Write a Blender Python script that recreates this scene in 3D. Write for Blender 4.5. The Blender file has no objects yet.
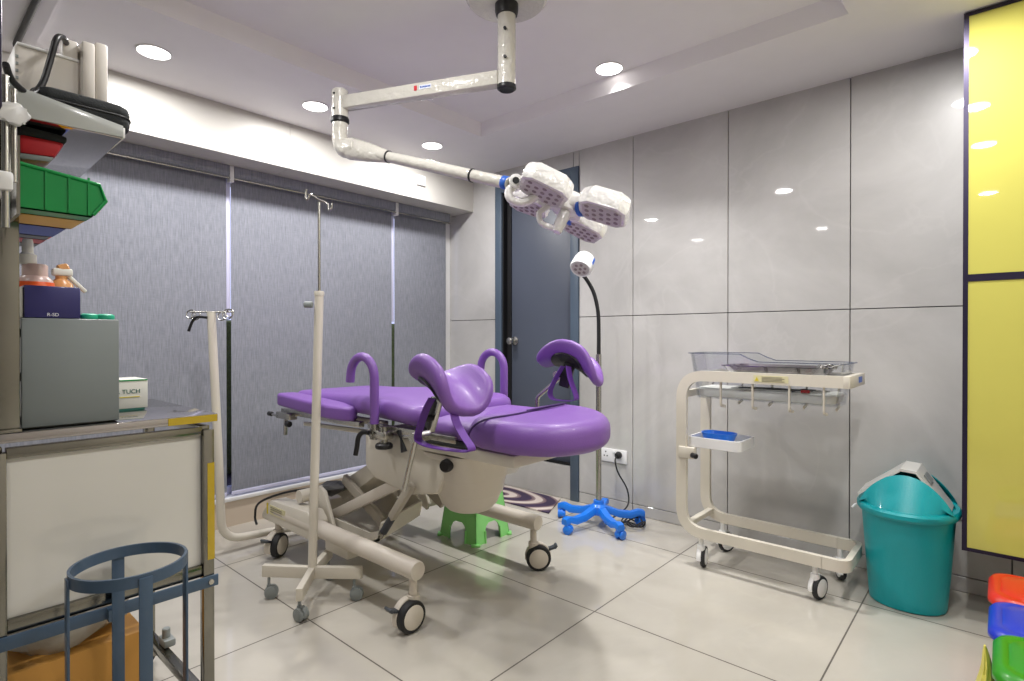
import bpy, bmesh, math, random
from mathutils import Vector, Matrix, Euler, noise
random.seed(4)
SC = bpy.context.scene
COL = SC.collection
PI = math.pi
V = Vector

# ------------------------------------------------------------------ materials
def lin(c):
    return tuple(((x/255)/12.92 if x/255 <= .04045 else ((x/255+.055)/1.055)**2.4) for x in c)
def mat(name, rgb, rough=.5, metal=0., coat=0., var=0., vscale=8., bump=0., bscale=60., trans=0., ior=1.45,
        alpha=1., emit=None, estr=0., stretch=None, spec=.5):
    m = bpy.data.materials.new(name); m.use_nodes = True
    nt = m.node_tree; b = nt.nodes['Principled BSDF']
    c = lin(rgb)+(1,)
    b.inputs['Base Color'].default_value = c
    b.inputs['Roughness'].default_value = rough
    b.inputs['Metallic'].default_value = metal
    b.inputs['Coat Weight'].default_value = coat
    b.inputs['Coat Roughness'].default_value = .08
    b.inputs['Transmission Weight'].default_value = trans
    b.inputs['IOR'].default_value = ior
    b.inputs['Alpha'].default_value = alpha
    b.inputs['Specular IOR Level'].default_value = spec
    if emit:
        b.inputs['Emission Color'].default_value = lin(emit)+(1,)
        b.inputs['Emission Strength'].default_value = estr
    tc = nt.nodes.new('ShaderNodeTexCoord'); mp = nt.nodes.new('ShaderNodeMapping')
    nt.links.new(tc.outputs['Object'], mp.inputs['Vector'])
    if stretch: mp.inputs['Scale'].default_value = stretch
    n = nt.nodes.new('ShaderNodeTexNoise'); n.inputs['Scale'].default_value = vscale
    n.inputs['Detail'].default_value = 5
    nt.links.new(mp.outputs[0], n.inputs['Vector'])
    mx = nt.nodes.new('ShaderNodeMix'); mx.data_type = 'RGBA'
    v = var if var else .03
    mx.inputs['A'].default_value = tuple(min(1, x*(1-v)) for x in c[:3])+(1,)
    mx.inputs['B'].default_value = tuple(min(1, x*(1+v)) for x in c[:3])+(1,)
    nt.links.new(n.outputs['Fac'], mx.inputs['Factor'])
    nt.links.new(mx.outputs['Result'], b.inputs['Base Color'])
    if bump:
        n2 = nt.nodes.new('ShaderNodeTexNoise'); n2.inputs['Scale'].default_value = bscale
        nt.links.new(mp.outputs[0], n2.inputs['Vector'])
        bp = nt.nodes.new('ShaderNodeBump'); bp.inputs['Strength'].default_value = bump
        bp.inputs['Distance'].default_value = .01
        nt.links.new(n2.outputs['Fac'], bp.inputs['Height'])
        nt.links.new(bp.outputs[0], b.inputs['Normal'])
    return m

def marble(name, dark, light, vein, rough, scale=1.3, grid=None, grout=(90, 88, 84), veinw=.6, coat=0.):
    m = mat(name, light, rough); nt = m.node_tree; b = nt.nodes['Principled BSDF']
    L = nt.links.new; N = nt.nodes.new
    tc = N('ShaderNodeTexCoord')
    n = N('ShaderNodeTexNoise'); n.inputs['Scale'].default_value = scale; n.inputs['Detail'].default_value = 8
    n.inputs['Roughness'].default_value = .62; n.inputs['Distortion'].default_value = .6
    L(tc.outputs['Object'], n.inputs['Vector'])
    r = N('ShaderNodeValToRGB'); r.color_ramp.elements[0].position = .32; r.color_ramp.elements[1].position = .7
    r.color_ramp.elements[0].color = lin(dark)+(1,); r.color_ramp.elements[1].color = lin(light)+(1,)
    L(n.outputs['Fac'], r.inputs[0])
    w = N('ShaderNodeTexNoise'); w.inputs['Scale'].default_value = scale*.9; w.inputs['Detail'].default_value = 6
    w.inputs['Distortion'].default_value = 1.6
    mp = N('ShaderNodeMapping'); mp.inputs['Location'].default_value = (7.3, 2.1, 4.4)
    mp.inputs['Rotation'].default_value = (.3, .5, .8)
    L(tc.outputs['Object'], mp.inputs['Vector']); L(mp.outputs[0], w.inputs['Vector'])
    s = N('ShaderNodeMath'); s.operation = 'SUBTRACT'; s.inputs[1].default_value = .5; L(w.outputs['Fac'], s.inputs[0])
    a = N('ShaderNodeMath'); a.operation = 'ABSOLUTE'; L(s.outputs[0], a.inputs[0])
    vr = N('ShaderNodeMapRange'); vr.inputs['From Min'].default_value = 0; vr.inputs['From Max'].default_value = .02
    vr.inputs['To Min'].default_value = veinw; vr.inputs['To Max'].default_value = 0
    L(a.outputs[0], vr.inputs['Value'])
    mx = N('ShaderNodeMix'); mx.data_type = 'RGBA'; L(vr.outputs[0], mx.inputs['Factor'])
    L(r.outputs[0], mx.inputs['A']); mx.inputs['B'].default_value = lin(vein)+(1,)
    out = mx.outputs['Result']
    if grid:
        sp = N('ShaderNodeSeparateXYZ'); L(tc.outputs['Object'], sp.inputs[0])
        gs = []
        for ax, (o, stp, hw) in enumerate(grid):
            sb = N('ShaderNodeMath'); sb.operation = 'SUBTRACT'; sb.inputs[1].default_value = o; L(sp.outputs[ax], sb.inputs[0])
            pp = N('ShaderNodeMath'); pp.operation = 'PINGPONG'; pp.inputs[1].default_value = stp/2; L(sb.outputs[0], pp.inputs[0])
            lt = N('ShaderNodeMath'); lt.operation = 'LESS_THAN'; lt.inputs[1].default_value = hw; L(pp.outputs[0], lt.inputs[0])
            gs.append(lt)
        mxx = N('ShaderNodeMath'); mxx.operation = 'MAXIMUM'; L(gs[0].outputs[0], mxx.inputs[0]); L(gs[1].outputs[0], mxx.inputs[1])
        m2 = N('ShaderNodeMix'); m2.data_type = 'RGBA'; L(mxx.outputs[0], m2.inputs['Factor'])
        L(out, m2.inputs['A']); m2.inputs['B'].default_value = lin(grout)+(1,); out = m2.outputs['Result']
        rr = N('ShaderNodeMapRange'); rr.inputs['To Min'].default_value = rough; rr.inputs['To Max'].default_value = .7
        L(mxx.outputs[0], rr.inputs['Value']); L(rr.outputs[0], b.inputs['Roughness'])
    L(out, b.inputs['Base Color'])
    b.inputs['Coat Weight'].default_value = coat; b.inputs['Coat Roughness'].default_value = .03
    return m

M = {}
M['floor'] = marble('cream_floor_tile', (178, 173, 163), (194, 189, 179), (201, 197, 188), .16, .9, coat=.5,
                    grid=[(-2.055, .806, .0028), (1.12, .806, .0028)], grout=(92, 86, 80), veinw=.12)
M['wall'] = marble('grey_marble_tile', (170, 168, 166), (196, 194, 192), (208, 206, 204), .34, 1.25, veinw=.13, coat=.55)
M['grout'] = mat('dark_grout', (84, 84, 84), .8)
M['ceil'] = mat('ceiling_paint', (230, 228, 229), .6)
M['soffit'] = mat('soffit_laminate', (194, 191, 185), .35)
M['paint'] = mat('wall_paint', (214, 208, 198), .5)
M['darkpaint'] = mat('grey_wall_paint', (100, 102, 102), .6)
M['sillwall'] = mat('tan_wall_paint', (205, 190, 172), .5)
M['white'] = mat('white_plastic', (228, 228, 228), .35)
M['gloss'] = mat('glossy_white_film', (232, 230, 228), .14, coat=1., bump=1., bscale=26)
M['gloss'].node_tree.nodes['Bump'].inputs['Distance'].default_value = .014
M['gloss2'] = mat('film_wrapped_cream_metal', (212, 209, 200), .2, coat=1., bump=.5, bscale=45, var=.05)
M['cream'] = mat('cream_powder_coat', (210, 204, 191), .35)
M['cream2'] = mat('warm_cream_plastic', (206, 198, 186), .4)
M['creamgrey'] = mat('greyish_cream_metal', (176, 169, 156), .4)
M['purple'] = mat('purple_vinyl', (120, 82, 158), .42, coat=.06, bump=.12, bscale=260, var=.04)
M['purple_d'] = mat('purple_webbing', (96, 52, 142), .6, bump=.2, bscale=200)
M['piping'] = mat('purple_piping', (58, 28, 88), .5)
M['chrome'] = mat('brushed_steel', (186, 184, 178), .26, 1., bump=.05, bscale=90, stretch=(1, 1, 14))
M['steel'] = mat('stainless_tube', (136, 134, 126), .16, 1., var=.25, vscale=5, bump=.03, bscale=30)
M['mirror'] = mat('polished_steel_sheet', (176, 172, 172), .09, 1., bump=.02, bscale=20)
M['black'] = mat('black_plastic', (26, 26, 28), .4)
M['rubber'] = mat('black_rubber', (34, 34, 36), .6)
M['charcoal'] = mat('charcoal_plastic', (62, 66, 72), .45)
M['greyplastic'] = mat('grey_caster_plastic', (134, 140, 140), .4)
M['bluep'] = mat('bright_blue_plastic', (28, 118, 226), .35, coat=.2)
M['teal'] = mat('teal_plastic', (0, 156, 164), .38, coat=.1, bump=.1, bscale=30, stretch=(8, 8, .5))
M['green'] = mat('green_plastic_stool', (140, 216, 126), .4, coat=.1)
M['bin_green'] = mat('dark_green_plastic', (0, 140, 66), .35)
M['bin_yellow'] = mat('yellow_bin_plastic', (226, 172, 30), .4)
M['bin_blue'] = mat('blue_bin_plastic', (48, 74, 170), .4)
M['bin_grey'] = mat('grey_bin_plastic', (104, 108, 112), .45)
M['bin_red'] = mat('red_bin_plastic', (196, 60, 66), .4)
M['lid_red'] = mat('red_pedal_bin_plastic', (196, 36, 14), .35, coat=.2)
M['lid_blue'] = mat('blue_pedal_bin_plastic', (18, 46, 178), .35, coat=.2)
M['lid_green'] = mat('green_pedal_bin_plastic', (38, 134, 6), .35, coat=.2)
M['door'] = mat('slate_blue_door_paint', (80, 86, 100), .4, bump=.05, bscale=20)
M['doorframe'] = mat('slate_blue_frame_paint', (76, 90, 106), .4)
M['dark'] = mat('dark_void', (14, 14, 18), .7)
M['yellow'] = mat('yellow_back_painted_glass', (198, 192, 96), .6, coat=1., spec=.1)
M['yellow'].node_tree.nodes['Principled BSDF'].inputs['Coat Roughness'].default_value = .02
M['darkalu'] = mat('dark_purple_aluminium', (46, 40, 62), .35, .5)
M['greymetal'] = mat('grey_cabinet_paint', (120, 127, 128), .35, coat=.2, var=.05, vscale=3, stretch=(1, .6, 9))
M['greymetal_d'] = mat('grey_cabinet_side_paint', (112, 114, 112), .4)
M['navy'] = mat('navy_cardboard', (32, 30, 96), .35, coat=.3)
M['card'] = mat('white_carton_board', (224, 224, 216), .5)
M['cardboard'] = mat('brown_cardboard', (196, 142, 66), .6, var=.08, vscale=6)
M['ringblue'] = mat('slate_blue_enamel', (62, 82, 104), .35, coat=.2, bump=.08, bscale=60)
M['panel'] = mat('white_acrylic_panel', (212, 210, 204), .12, coat=.6)
M['tape'] = mat('yellow_reflection', (182, 154, 20), .25, coat=.6)  # colour of the painted yellow reflections on the cart steel
M['pinkbottle'] = mat('pink_translucent_plastic', (226, 196, 186), .3, trans=.3)
M['orange'] = mat('orange_liquid', (226, 92, 40), .3)
M['amber'] = mat('amber_plastic', (206, 150, 96), .3)
M['tealtape'] = mat('mint_green_plastic', (52, 186, 148), .4)
M['case'] = mat('black_case_fabric', (30, 34, 36), .75, bump=.2, bscale=300)
M['red'] = mat('red_fabric', (178, 24, 34), .6)
M['device'] = mat('cream_device_plastic', (208, 202, 194), .4)
M['clear'] = mat('clear_acrylic', (236, 240, 246), .04, trans=1., ior=1.2)
M['clearedge'] = mat('acrylic_edge', (92, 104, 124), .2, trans=.4)
M['bag'] = mat('cloudy_plastic_film', (200, 194, 180), .25, trans=.25, alpha=.8, bump=.5, bscale=14)
M['bagyellow'] = mat('yellow_bag_film', (206, 196, 92), .35, bump=.6, bscale=20)
M['leddots'] = mat('dark_led_lens', (140, 126, 132), .2)
M['ledface'] = mat('led_face_plastic', (190, 184, 186), .3)
M['bluelabel'] = mat('blue_print', (44, 96, 190), .4)
M['redlabel'] = mat('red_print', (206, 52, 62), .4)
M['greenlabel'] = mat('green_print', (44, 104, 92), .5)
M['yellowlabel'] = mat('yellow_print', (206, 190, 50), .5)
M['paleyellow'] = mat('pale_label_paper', (208, 202, 162), .5)
M['greyprint'] = mat('grey_print', (132, 126, 112), .5)
M['whiteprint'] = mat('white_print', (226, 228, 236), .5)
M['lamp'] = mat('lit_diffuser', (255, 255, 255), .5, emit=(255, 250, 244), estr=9)
M['lilac'] = mat('pale_lilac_aluminium', (206, 206, 232), .35)
M['foil'] = mat('crumpled_dark_bag', (78, 78, 78), .4, bump=.8, bscale=30)

def clearmat(name, tint, refl=.08, gl=.05, base=None, cover=0., bump=0.):
    m = mat(name, base or (230, 230, 230), .3); nt = m.node_tree; N = nt.nodes.new; L = nt.links.new
    b = nt.nodes['Principled BSDF']; out = nt.nodes['Material Output']
    tr = N('ShaderNodeBsdfTransparent'); tr.inputs[0].default_value = lin(tint)+(1,)
    g_ = N('ShaderNodeBsdfGlossy'); g_.inputs['Roughness'].default_value = gl
    fr = N('ShaderNodeFresnel'); fr.inputs[0].default_value = 1.35
    mx = N('ShaderNodeMath'); mx.operation = 'MULTIPLY_ADD'; mx.inputs[1].default_value = .35; mx.inputs[2].default_value = refl
    L(fr.outputs[0], mx.inputs[0])
    if bump:
        n2 = N('ShaderNodeTexNoise'); n2.inputs['Scale'].default_value = 14; bp = N('ShaderNodeBump'); bp.inputs['Strength'].default_value = bump; bp.inputs['Distance'].default_value = .02
        L(n2.outputs['Fac'], bp.inputs['Height']); L(bp.outputs[0], g_.inputs['Normal'])
    m1 = N('ShaderNodeMixShader'); L(mx.outputs[0], m1.inputs[0]); L(tr.outputs[0], m1.inputs[1]); L(g_.outputs[0], m1.inputs[2])
    m2 = N('ShaderNodeMixShader'); m2.inputs[0].default_value = cover; L(m1.outputs[0], m2.inputs[1]); L(b.outputs[0], m2.inputs[2])
    L(m2.outputs[0], out.inputs['Surface'])
    return m
M['clear'] = clearmat('clear_acrylic', (250, 251, 253), .03)
M['clearedge'] = clearmat('acrylic_edge', (205, 212, 224), .1, cover=.35, base=(110, 120, 140))
M['bag'] = clearmat('cloudy_plastic_film', (240, 238, 232), .12, .25, cover=.62, base=(196, 190, 178), bump=1.)
# blind fabric: woven vertical threads
def fabric():
    m = mat('grey_woven_blind_fabric', (128, 130, 138), .85); nt = m.node_tree; L = nt.links.new; N = nt.nodes.new
    b = nt.nodes['Principled BSDF']
    tc = N('ShaderNodeTexCoord')
    outs = []
    for sc_, rot in (((60, 60, 5), 0), ((12, 12, 160), 0)):
        mp = N('ShaderNodeMapping'); mp.inputs['Scale'].default_value = sc_
        L(tc.outputs['Object'], mp.inputs['Vector'])
        n = N('ShaderNodeTexNoise'); n.inputs['Scale'].default_value = 3.; n.inputs['Detail'].default_value = 3
        L(mp.outputs[0], n.inputs['Vector']); outs.append(n.outputs['Fac'])
    ad = N('ShaderNodeMath'); ad.operation = 'MULTIPLY_ADD'; ad.inputs[1].default_value = .7
    L(outs[0], ad.inputs[0])
    h = N('ShaderNodeMath'); h.operation = 'MULTIPLY'; h.inputs[1].default_value = .3; L(outs[1], h.inputs[0]); L(h.outputs[0], ad.inputs[2])
    r = N('ShaderNodeValToRGB'); r.color_ramp.elements[0].position = .34; r.color_ramp.elements[1].position = .66
    r.color_ramp.elements[0].color = lin((120, 123, 132))+(1,); r.color_ramp.elements[1].color = lin((146, 148, 158))+(1,)
    L(ad.outputs[0], r.inputs[0]); L(r.outputs[0], b.inputs['Base Color'])
    return m
M['blind'] = fabric()

def rugmat():
    m = mat('swirl_pattern_mat', (96, 84, 92), .9); nt = m.node_tree; L = nt.links.new; N = nt.nodes.new
    b = nt.nodes['Principled BSDF']; tc = N('ShaderNodeTexCoord')
    mp = N('ShaderNodeMapping'); mp.inputs['Location'].default_value = (.18, .05, 0); mp.inputs['Scale'].default_value = (1., 1.8, 1)
    L(tc.outputs['Object'], mp.inputs['Vector'])
    w = N('ShaderNodeTexWave'); w.wave_type = 'RINGS'; w.rings_direction = 'Z'; w.inputs['Scale'].default_value = 1.7
    w.inputs['Distortion'].default_value = 5.; w.inputs['Detail'].default_value = .5; w.inputs['Detail Scale'].default_value = .8
    L(mp.outputs[0], w.inputs['Vector'])
    r = N('ShaderNodeValToRGB'); r.color_ramp.interpolation = 'CONSTANT'
    e = r.color_ramp.elements; e[0].color = lin((58, 46, 70))+(1,); e[1].position = .35; e[1].color = lin((112, 92, 98))+(1,)
    x = e.new(.6); x.color = lin((136, 118, 118))+(1,); x = e.new(.8); x.color = lin((196, 184, 176))+(1,)
    L(w.outputs['Fac'], r.inputs[0]); L(r.outputs[0], b.inputs['Base Color'])
    return m
M['rug'] = rugmat()

# ------------------------------------------------------------------ object helpers
def tag(o, label=None, cat=None, group=None, kind=None):
    if label: o['label'] = label
    if cat: o['category'] = cat
    if group: o['group'] = group
    if kind: o['kind'] = kind
    return o
def wloc(o):
    l = V((0, 0, 0))
    while o is not None:
        l += o.location; o = o.parent
    return l
def obj(name, bm, m, parent=None, loc=None, sharp=38, smooth=True):
    """link a bmesh (built in world coordinates) as one object whose origin is its parent's, or loc"""
    me = bpy.data.meshes.new(name)
    base = wloc(parent) if parent is not None else (V(loc) if loc is not None else V((0, 0, 0)))
    bmesh.ops.recalc_face_normals(bm, faces=bm.faces)
    bm.transform(Matrix.Translation(-base))
    bm.to_mesh(me); bm.free()
    for p in me.polygons: p.use_smooth = smooth
    if smooth: me.set_sharp_from_angle(angle=math.radians(sharp))
    ms = m if isinstance(m, (list, tuple)) else [m]
    for x in ms: me.materials.append(M[x] if isinstance(x, str) else x)
    o = bpy.data.objects.new(name, me); COL.objects.link(o)
    if parent is not None: o.parent = parent
    else: o.location = base
    return o
def thing(name, loc, label, cat, group=None):
    o = bpy.data.objects.new(name, None); COL.objects.link(o); o.location = loc
    o.empty_display_size = .1
    return tag(o, label, cat, group)
def struct(name, bm, m, **k):
    return tag(obj(name, bm, m, **k), kind='structure')
def BM(): return bmesh.new()

# ------------------------------------------------------------------ shape helpers (all add to a bmesh)
def add_geo(bm, vs, fs, mi=0):
    v = [bm.verts.new(x) for x in vs]
    out = []
    for f in fs:
        try:
            q = bm.faces.new([v[i] for i in f]); q.material_index = mi; out.append(q)
        except ValueError: pass
    return v, out
def box(bm, lo, hi, bev=0., rot=None, mi=0, seg=2):
    lo = V(lo); hi = V(hi); c = (lo+hi)/2; s = (hi-lo)/2
    vs = [V((x*s.x, y*s.y, z*s.z)) for x in (-1, 1) for y in (-1, 1) for z in (-1, 1)]
    R = rot.to_matrix() if isinstance(rot, Euler) else (rot if rot is not None else Matrix.Identity(3))
    vs = [c+R @ v for v in vs]
    v, f = add_geo(bm, vs, [(0, 1, 3, 2), (4, 6, 7, 5), (0, 4, 5, 1), (2, 3, 7, 6), (0, 2, 6, 4), (1, 5, 7, 3)], mi)
    if bev:
        es = list({e for q in f for e in q.edges})
        r = bmesh.ops.bevel(bm, geom=es, offset=bev, segments=seg, profile=.5, affect='EDGES')
        for q in r['faces']: q.material_index = mi
def beam(bm, a, b, w, h, bev=0., up=(0, 0, 1)):
    """rectangular bar from a to b; w sideways, h along up"""
    a = V(a); b = V(b); d = (b-a); L = d.length; d.normalize()
    u = V(up); s = d.cross(u).normalized(); u = s.cross(d)
    R = Matrix((d, s, u)).transposed()
    c = (a+b)/2
    box(bm, c-V((L/2, w/2, h/2)), c+V((L/2, w/2, h/2)), bev, R)
def frames(pts, closed=False):
    n = len(pts); T = []
    for i in range(n):
        if closed: t = pts[(i+1) % n]-pts[i-1]
        else: t = pts[min(i+1, n-1)]-pts[max(i-1, 0)]
        T.append(t.normalized())
    r = V((0, 0, 1)) if abs(T[0].z) < .9 else V((1, 0, 0))
    U = [(r-T[0]*r.dot(T[0])).normalized()]
    for i in range(1, n):
        u = U[-1]-T[i]*U[-1].dot(T[i])
        U.append(u.normalized() if u.length > 1e-6 else U[-1])
    return T, U
def smooth_path(pts, n=8, closed=False):
    P = [V(p) for p in pts]; out = []
    m = len(P)
    for i in range(m if closed else m-1):
        if closed: p0, p1, p2, p3 = P[i-1], P[i], P[(i+1) % m], P[(i+2) % m]
        else: p0, p1, p2, p3 = P[max(i-1, 0)], P[i], P[i+1], P[min(i+2, m-1)]
        for k in range(n):
            t = k/n
            out.append(.5*((2*p1)+(p2-p0)*t+(2*p0-5*p1+4*p2-p3)*t*t+(3*p1-p0-3*p2+p3)*t**3))
    if not closed: out.append(P[-1])
    return out
def rounded(pts, r, n=6, closed=False):
    """polyline with filleted corners"""
    P = [V(p) for p in pts]; out = []; m = len(P)
    for i in range(m):
        if not closed and i in (0, m-1): out.append(P[i]); continue
        a, b, c = P[i-1], P[i], P[(i+1) % m]
        d1 = (a-b); d2 = (c-b); rr = min(r, d1.length*.49, d2.length*.49)
        p, q = b+d1.normalized()*rr, b+d2.normalized()*rr
        for k in range(n+1):
            t = k/n; out.append((1-t)**2*p+2*t*(1-t)*b+t*t*q)
    return out
def sweep(bm, pts, prof, closed=False, cap=True, up=None, scale=None, mi=0):
    """prof: 2-D outline (s, u) swept along pts"""
    P = [V(p) for p in pts]; T, U = frames(P, closed)
    if up is not None:
        U = [(V(up)-t*V(up).dot(t)).normalized() for t in T]
    rings = []
    for i, p in enumerate(P):
        s = T[i].cross(U[i]); k = scale[i] if scale else 1
        rings.append([bm.verts.new(p+s*a*k+U[i]*b*k) for a, b in prof])
    n = len(prof); m = len(rings)
    for i in range(m if closed else m-1):
        A, B = rings[i], rings[(i+1) % m]
        for j in range(n):
            f = bm.faces.new((A[j], A[(j+1) % n], B[(j+1) % n], B[j])); f.material_index = mi
    if cap and not closed:
        for r_ in (rings[0], rings[-1]):
            try: bm.faces.new(r_).material_index = mi
            except ValueError: pass
def circ(r, n=14, r2=None):
    return [(r*math.cos(2*PI*k/n), (r2 or r)*math.sin(2*PI*k/n)) for k in range(n)]
def rect(w, h): return [(-w/2, -h/2), (w/2, -h/2), (w/2, h/2), (-w/2, h/2)]
def tube(bm, pts, r, n=14, closed=False, scale=None, mi=0): sweep(bm, pts, circ(r, n), closed, scale=scale, mi=mi)
def lathe(bm, prof, c, axis=(0, 0, 1), n=28, mi=0, sx=1., sy=1., cap=True):
    """prof: (radius, height) along axis from c"""
    ax = V(axis).normalized(); r = V((1, 0, 0)) if abs(ax.x) < .9 else V((0, 1, 0))
    u = (r-ax*r.dot(ax)).normalized(); w = ax.cross(u); c = V(c); rings = []
    for rad, h in prof:
        if rad < 1e-6: rings.append([bm.verts.new(c+ax*h)])
        else: rings.append([bm.verts.new(c+ax*h+u*(rad*sx*math.cos(2*PI*k/n))+w*(rad*sy*math.sin(2*PI*k/n))) for k in range(n)])
    for A, B in zip(rings, rings[1:]):
        for k in range(n):
            if len(A) == 1 and len(B) == 1: continue
            if len(A) == 1: f = bm.faces.new((A[0], B[k], B[(k+1) % n]))
            elif len(B) == 1: f = bm.faces.new((A[k], A[(k+1) % n], B[0]))
            else: f = bm.faces.new((A[k], A[(k+1) % n], B[(k+1) % n], B[k]))
            f.material_index = mi
    closed = len(prof) > 3 and math.dist(prof[0], prof[-1]) < 1e-6 and prof[0][0] > 0
    for R_ in (rings[0], rings[-1]) if cap and not closed else ():
        if len(R_) > 1:
            bm.faces.new(R_).material_index = mi
def cyl(bm, a, b, r, n=24, bev=0., mi=0):
    a = V(a); b = V(b); L = (b-a).length
    if bev: pr = [(r-bev, 0), (r, bev), (r, L-bev), (r-bev, L)]
    else: pr = [(r, 0), (r, L)]
    lathe(bm, pr, a, b-a, n, mi)
def loft(bm, rings, cap=True, closed_rings=True, mi=0):
    R_ = [[bm.verts.new(p) for p in r] for r in rings]; n = len(R_[0])
    for A, B in zip(R_, R_[1:]):
        for j in range(n if closed_rings else n-1):
            f = bm.faces.new((A[j], A[(j+1) % n], B[(j+1) % n], B[j])); f.material_index = mi
    if cap:
        for r_ in (R_[0], R_[-1]): bm.faces.new(r_).material_index = mi
def prism(bm, poly, d, bev=0., mi=0):
    """poly: 3-D points of a flat outline, extruded by vector d"""
    d = V(d); n = len(poly)
    v, f = add_geo(bm, [V(p) for p in poly]+[V(p)+d for p in poly],
                   [tuple(range(n)), tuple(range(2*n-1, n-1, -1))]+[(i, (i+1) % n, (i+1) % n+n, i+n) for i in range(n)], mi)
    if bev:
        es = list({e for q in f for e in q.edges})
        r = bmesh.ops.bevel(bm, geom=es, offset=bev, segments=2, profile=.5, affect='EDGES')
        for q in r['faces']: q.material_index = mi
def rrect(cx, cy, w, h, r, n=6):
    out = []
    for (sx, sy, a0) in ((1, 1, 0), (-1, 1, 90), (-1, -1, 180), (1, -1, 270)):
        for k in range(n+1):
            a = math.radians(a0+90*k/n)
            out.append((cx+sx*(w/2-r)+r*math.cos(a), cy+sy*(h/2-r)+r*math.sin(a)))
    return out
def superell(cx, cy, a, b, e=2.6, n=40):
    out = []
    for k in range(n):
        t = 2*PI*k/n; c, s = math.cos(t), math.sin(t)
        out.append((cx+a*math.copysign(abs(c)**(2/e), c), cy+b*math.copysign(abs(s)**(2/e), s)))
    return out
def cushion(bm, outline, z0, z1, r=.03, dome=.012, zf=None, steps=5):
    """padded slab: 2-D outline, rounded edges, slightly domed; zf(x,y) adds height"""
    cx = sum(p[0] for p in outline)/len(outline); cy = sum(p[1] for p in outline)/len(outline)
    zf = zf or (lambda x, y: 0)
    def ring(ins, z):
        out = []; n = len(outline)
        for i, (x, y) in enumerate(outline):
            ax, ay = outline[i-1]; bx, by = outline[(i+1) % n]
            tx, ty = bx-ax, by-ay; l = math.hypot(tx, ty) or 1
            nx, ny = ty/l, -tx/l
            if (x-cx)*nx+(y-cy)*ny < 0: nx, ny = -nx, -ny
            px, py = x-nx*ins, y-ny*ins
            out.append(V((px, py, z+zf(px, py))))
        return out
    rings = []
    for k in range(steps+1):
        a = -PI/2+PI/2*k/steps
        rings.append(ring(r*.8*(1-math.cos(a)), z0+r*.8*(1+math.sin(a))))
    for k in range(steps+1):
        a = PI/2*k/steps
        rings.append(ring(r*(1-math.cos(a)), z1-r+r*math.sin(a)))
    top = rings[-1]; c = V((cx, cy, 0))
    for s in (.75, .45, .15):
        out = []
        for p in top:
            x, y = cx+(p.x-cx)*s, cy+(p.y-cy)*s
            out.append(V((x, y, z1+zf(x, y)+dome*(1-s*s))))
        rings.append(out)
    loft(bm, rings)
def text(name, body, size, m, parent, loc, rot, extrude=.0004):
    cu = bpy.data.curves.new(name, 'FONT'); cu.body = body; cu.size = size; cu.extrude = extrude
    cu.materials.append(M[m])
    tmp = bpy.data.objects.new(name, cu); COL.objects.link(tmp)
    bpy.context.view_layer.update()
    me = bpy.data.meshes.new_from_object(tmp); bpy.data.objects.remove(tmp)
    me.transform(Matrix.Translation(V(loc)-wloc(parent)) @ Euler(rot).to_matrix().to_4x4())
    me.materials.clear(); me.materials.append(M[m])
    o = bpy.data.objects.new(name, me); COL.objects.link(o); o.parent = parent
    return o
def decal(bm, c, u, v, w, h, th=.001):
    """thin label slab centred at c, axes u, v"""
    c = V(c); u = V(u).normalized(); v = V(v).normalized(); n = u.cross(v)
    prism(bm, [c-u*w/2-v*h/2, c+u*w/2-v*h/2, c+u*w/2+v*h/2, c-u*w/2+v*h/2], n*th)

def caster(parent, x, y, R, w, yaw, zt, hood='cream', tyre='rubber', hub='cream', stem=.012, lever=None, twin=False, flip=1, hm=None):
    """swivel castor: part with wheel, hub cap and pedal as sub-parts. yaw = way the wheel face looks"""
    ax = V((math.cos(yaw), math.sin(yaw), 0)); fwd = V((-ax.y, ax.x, 0))*flip
    c = V((x, y, R))+fwd*R*.38
    bm = BM()
    cyl(bm, (x, y, R*1.5), (x, y, zt), stem, 14)
    cyl(bm, (x, y, R*1.7), (x, y, R*2.2), stem*1.55, 16, .001)
    hw = w*.5
    def ring(s, o):
        out = []
        for k in range(17):
            a = math.radians(-25+215*k/16); out.append(c+fwd*(math.cos(a)*R*1.06*s)+UPV*(math.sin(a)*R*1.12*s)+ax*o)
        for k in range(17):
            a = math.radians(190-215*k/16); out.append(c+fwd*(math.cos(a)*R*.55*s)+UPV*(math.sin(a)*R*.5*s)+ax*o)
        return out
    if twin: loft(bm, [ring(.97, -hw*.35), ring(1, -hw*.2), ring(1, hw*.2), ring(.97, hw*.35)])
    else: loft(bm, [ring(.86, -hw*1.05), ring(.98, -hw*.75), ring(1, -hw*.4), ring(1, hw*.12), ring(.96, hw*.2)])
    cs = obj('caster', bm, hood, parent)
    for s in ((-1, 1) if twin else (1,)):
        wc = c+ax*(s*w*.36 if twin else hw*.5); ww = w*.36 if twin else w*.62
        if not twin: wc = c+ax*hw*.55
        bm = BM()
        lathe(bm, [(R*.7, -ww/2), (R*.93, -ww/2), (R, -ww/2+R*.1), (R, ww/2-R*.12), (R*.94, ww/2), (R*.76, ww/2)], wc, ax, 34)
        wh = obj('wheel', bm, tyre, cs)
        bm = BM(); e = ww/2+R*.03
        lathe(bm, [(0, -e), (R*.74, -e), (R*.78, 0), (R*.76, e*.97), (R*.72, e+R*.02), (0, e+R*.03)], wc, ax, 30)
        obj('hub_cap', bm, hub, cs)
    if lever:
        bm = BM(); p = c+fwd*R*1.02+V((0, 0, R*.62))-ax*hw*.2
        beam(bm, p-fwd*.01+UPV*-.004, p+fwd*.026+UPV*.008, w*.55, .013, .004); beam(bm, p+fwd*.018+UPV*.002, p+fwd*.03+UPV*.018, w*.7, .012, .004)
        obj('brake_pedal', bm, lever, cs)
    return cs
UPV = V((0, 0, 1))

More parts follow.
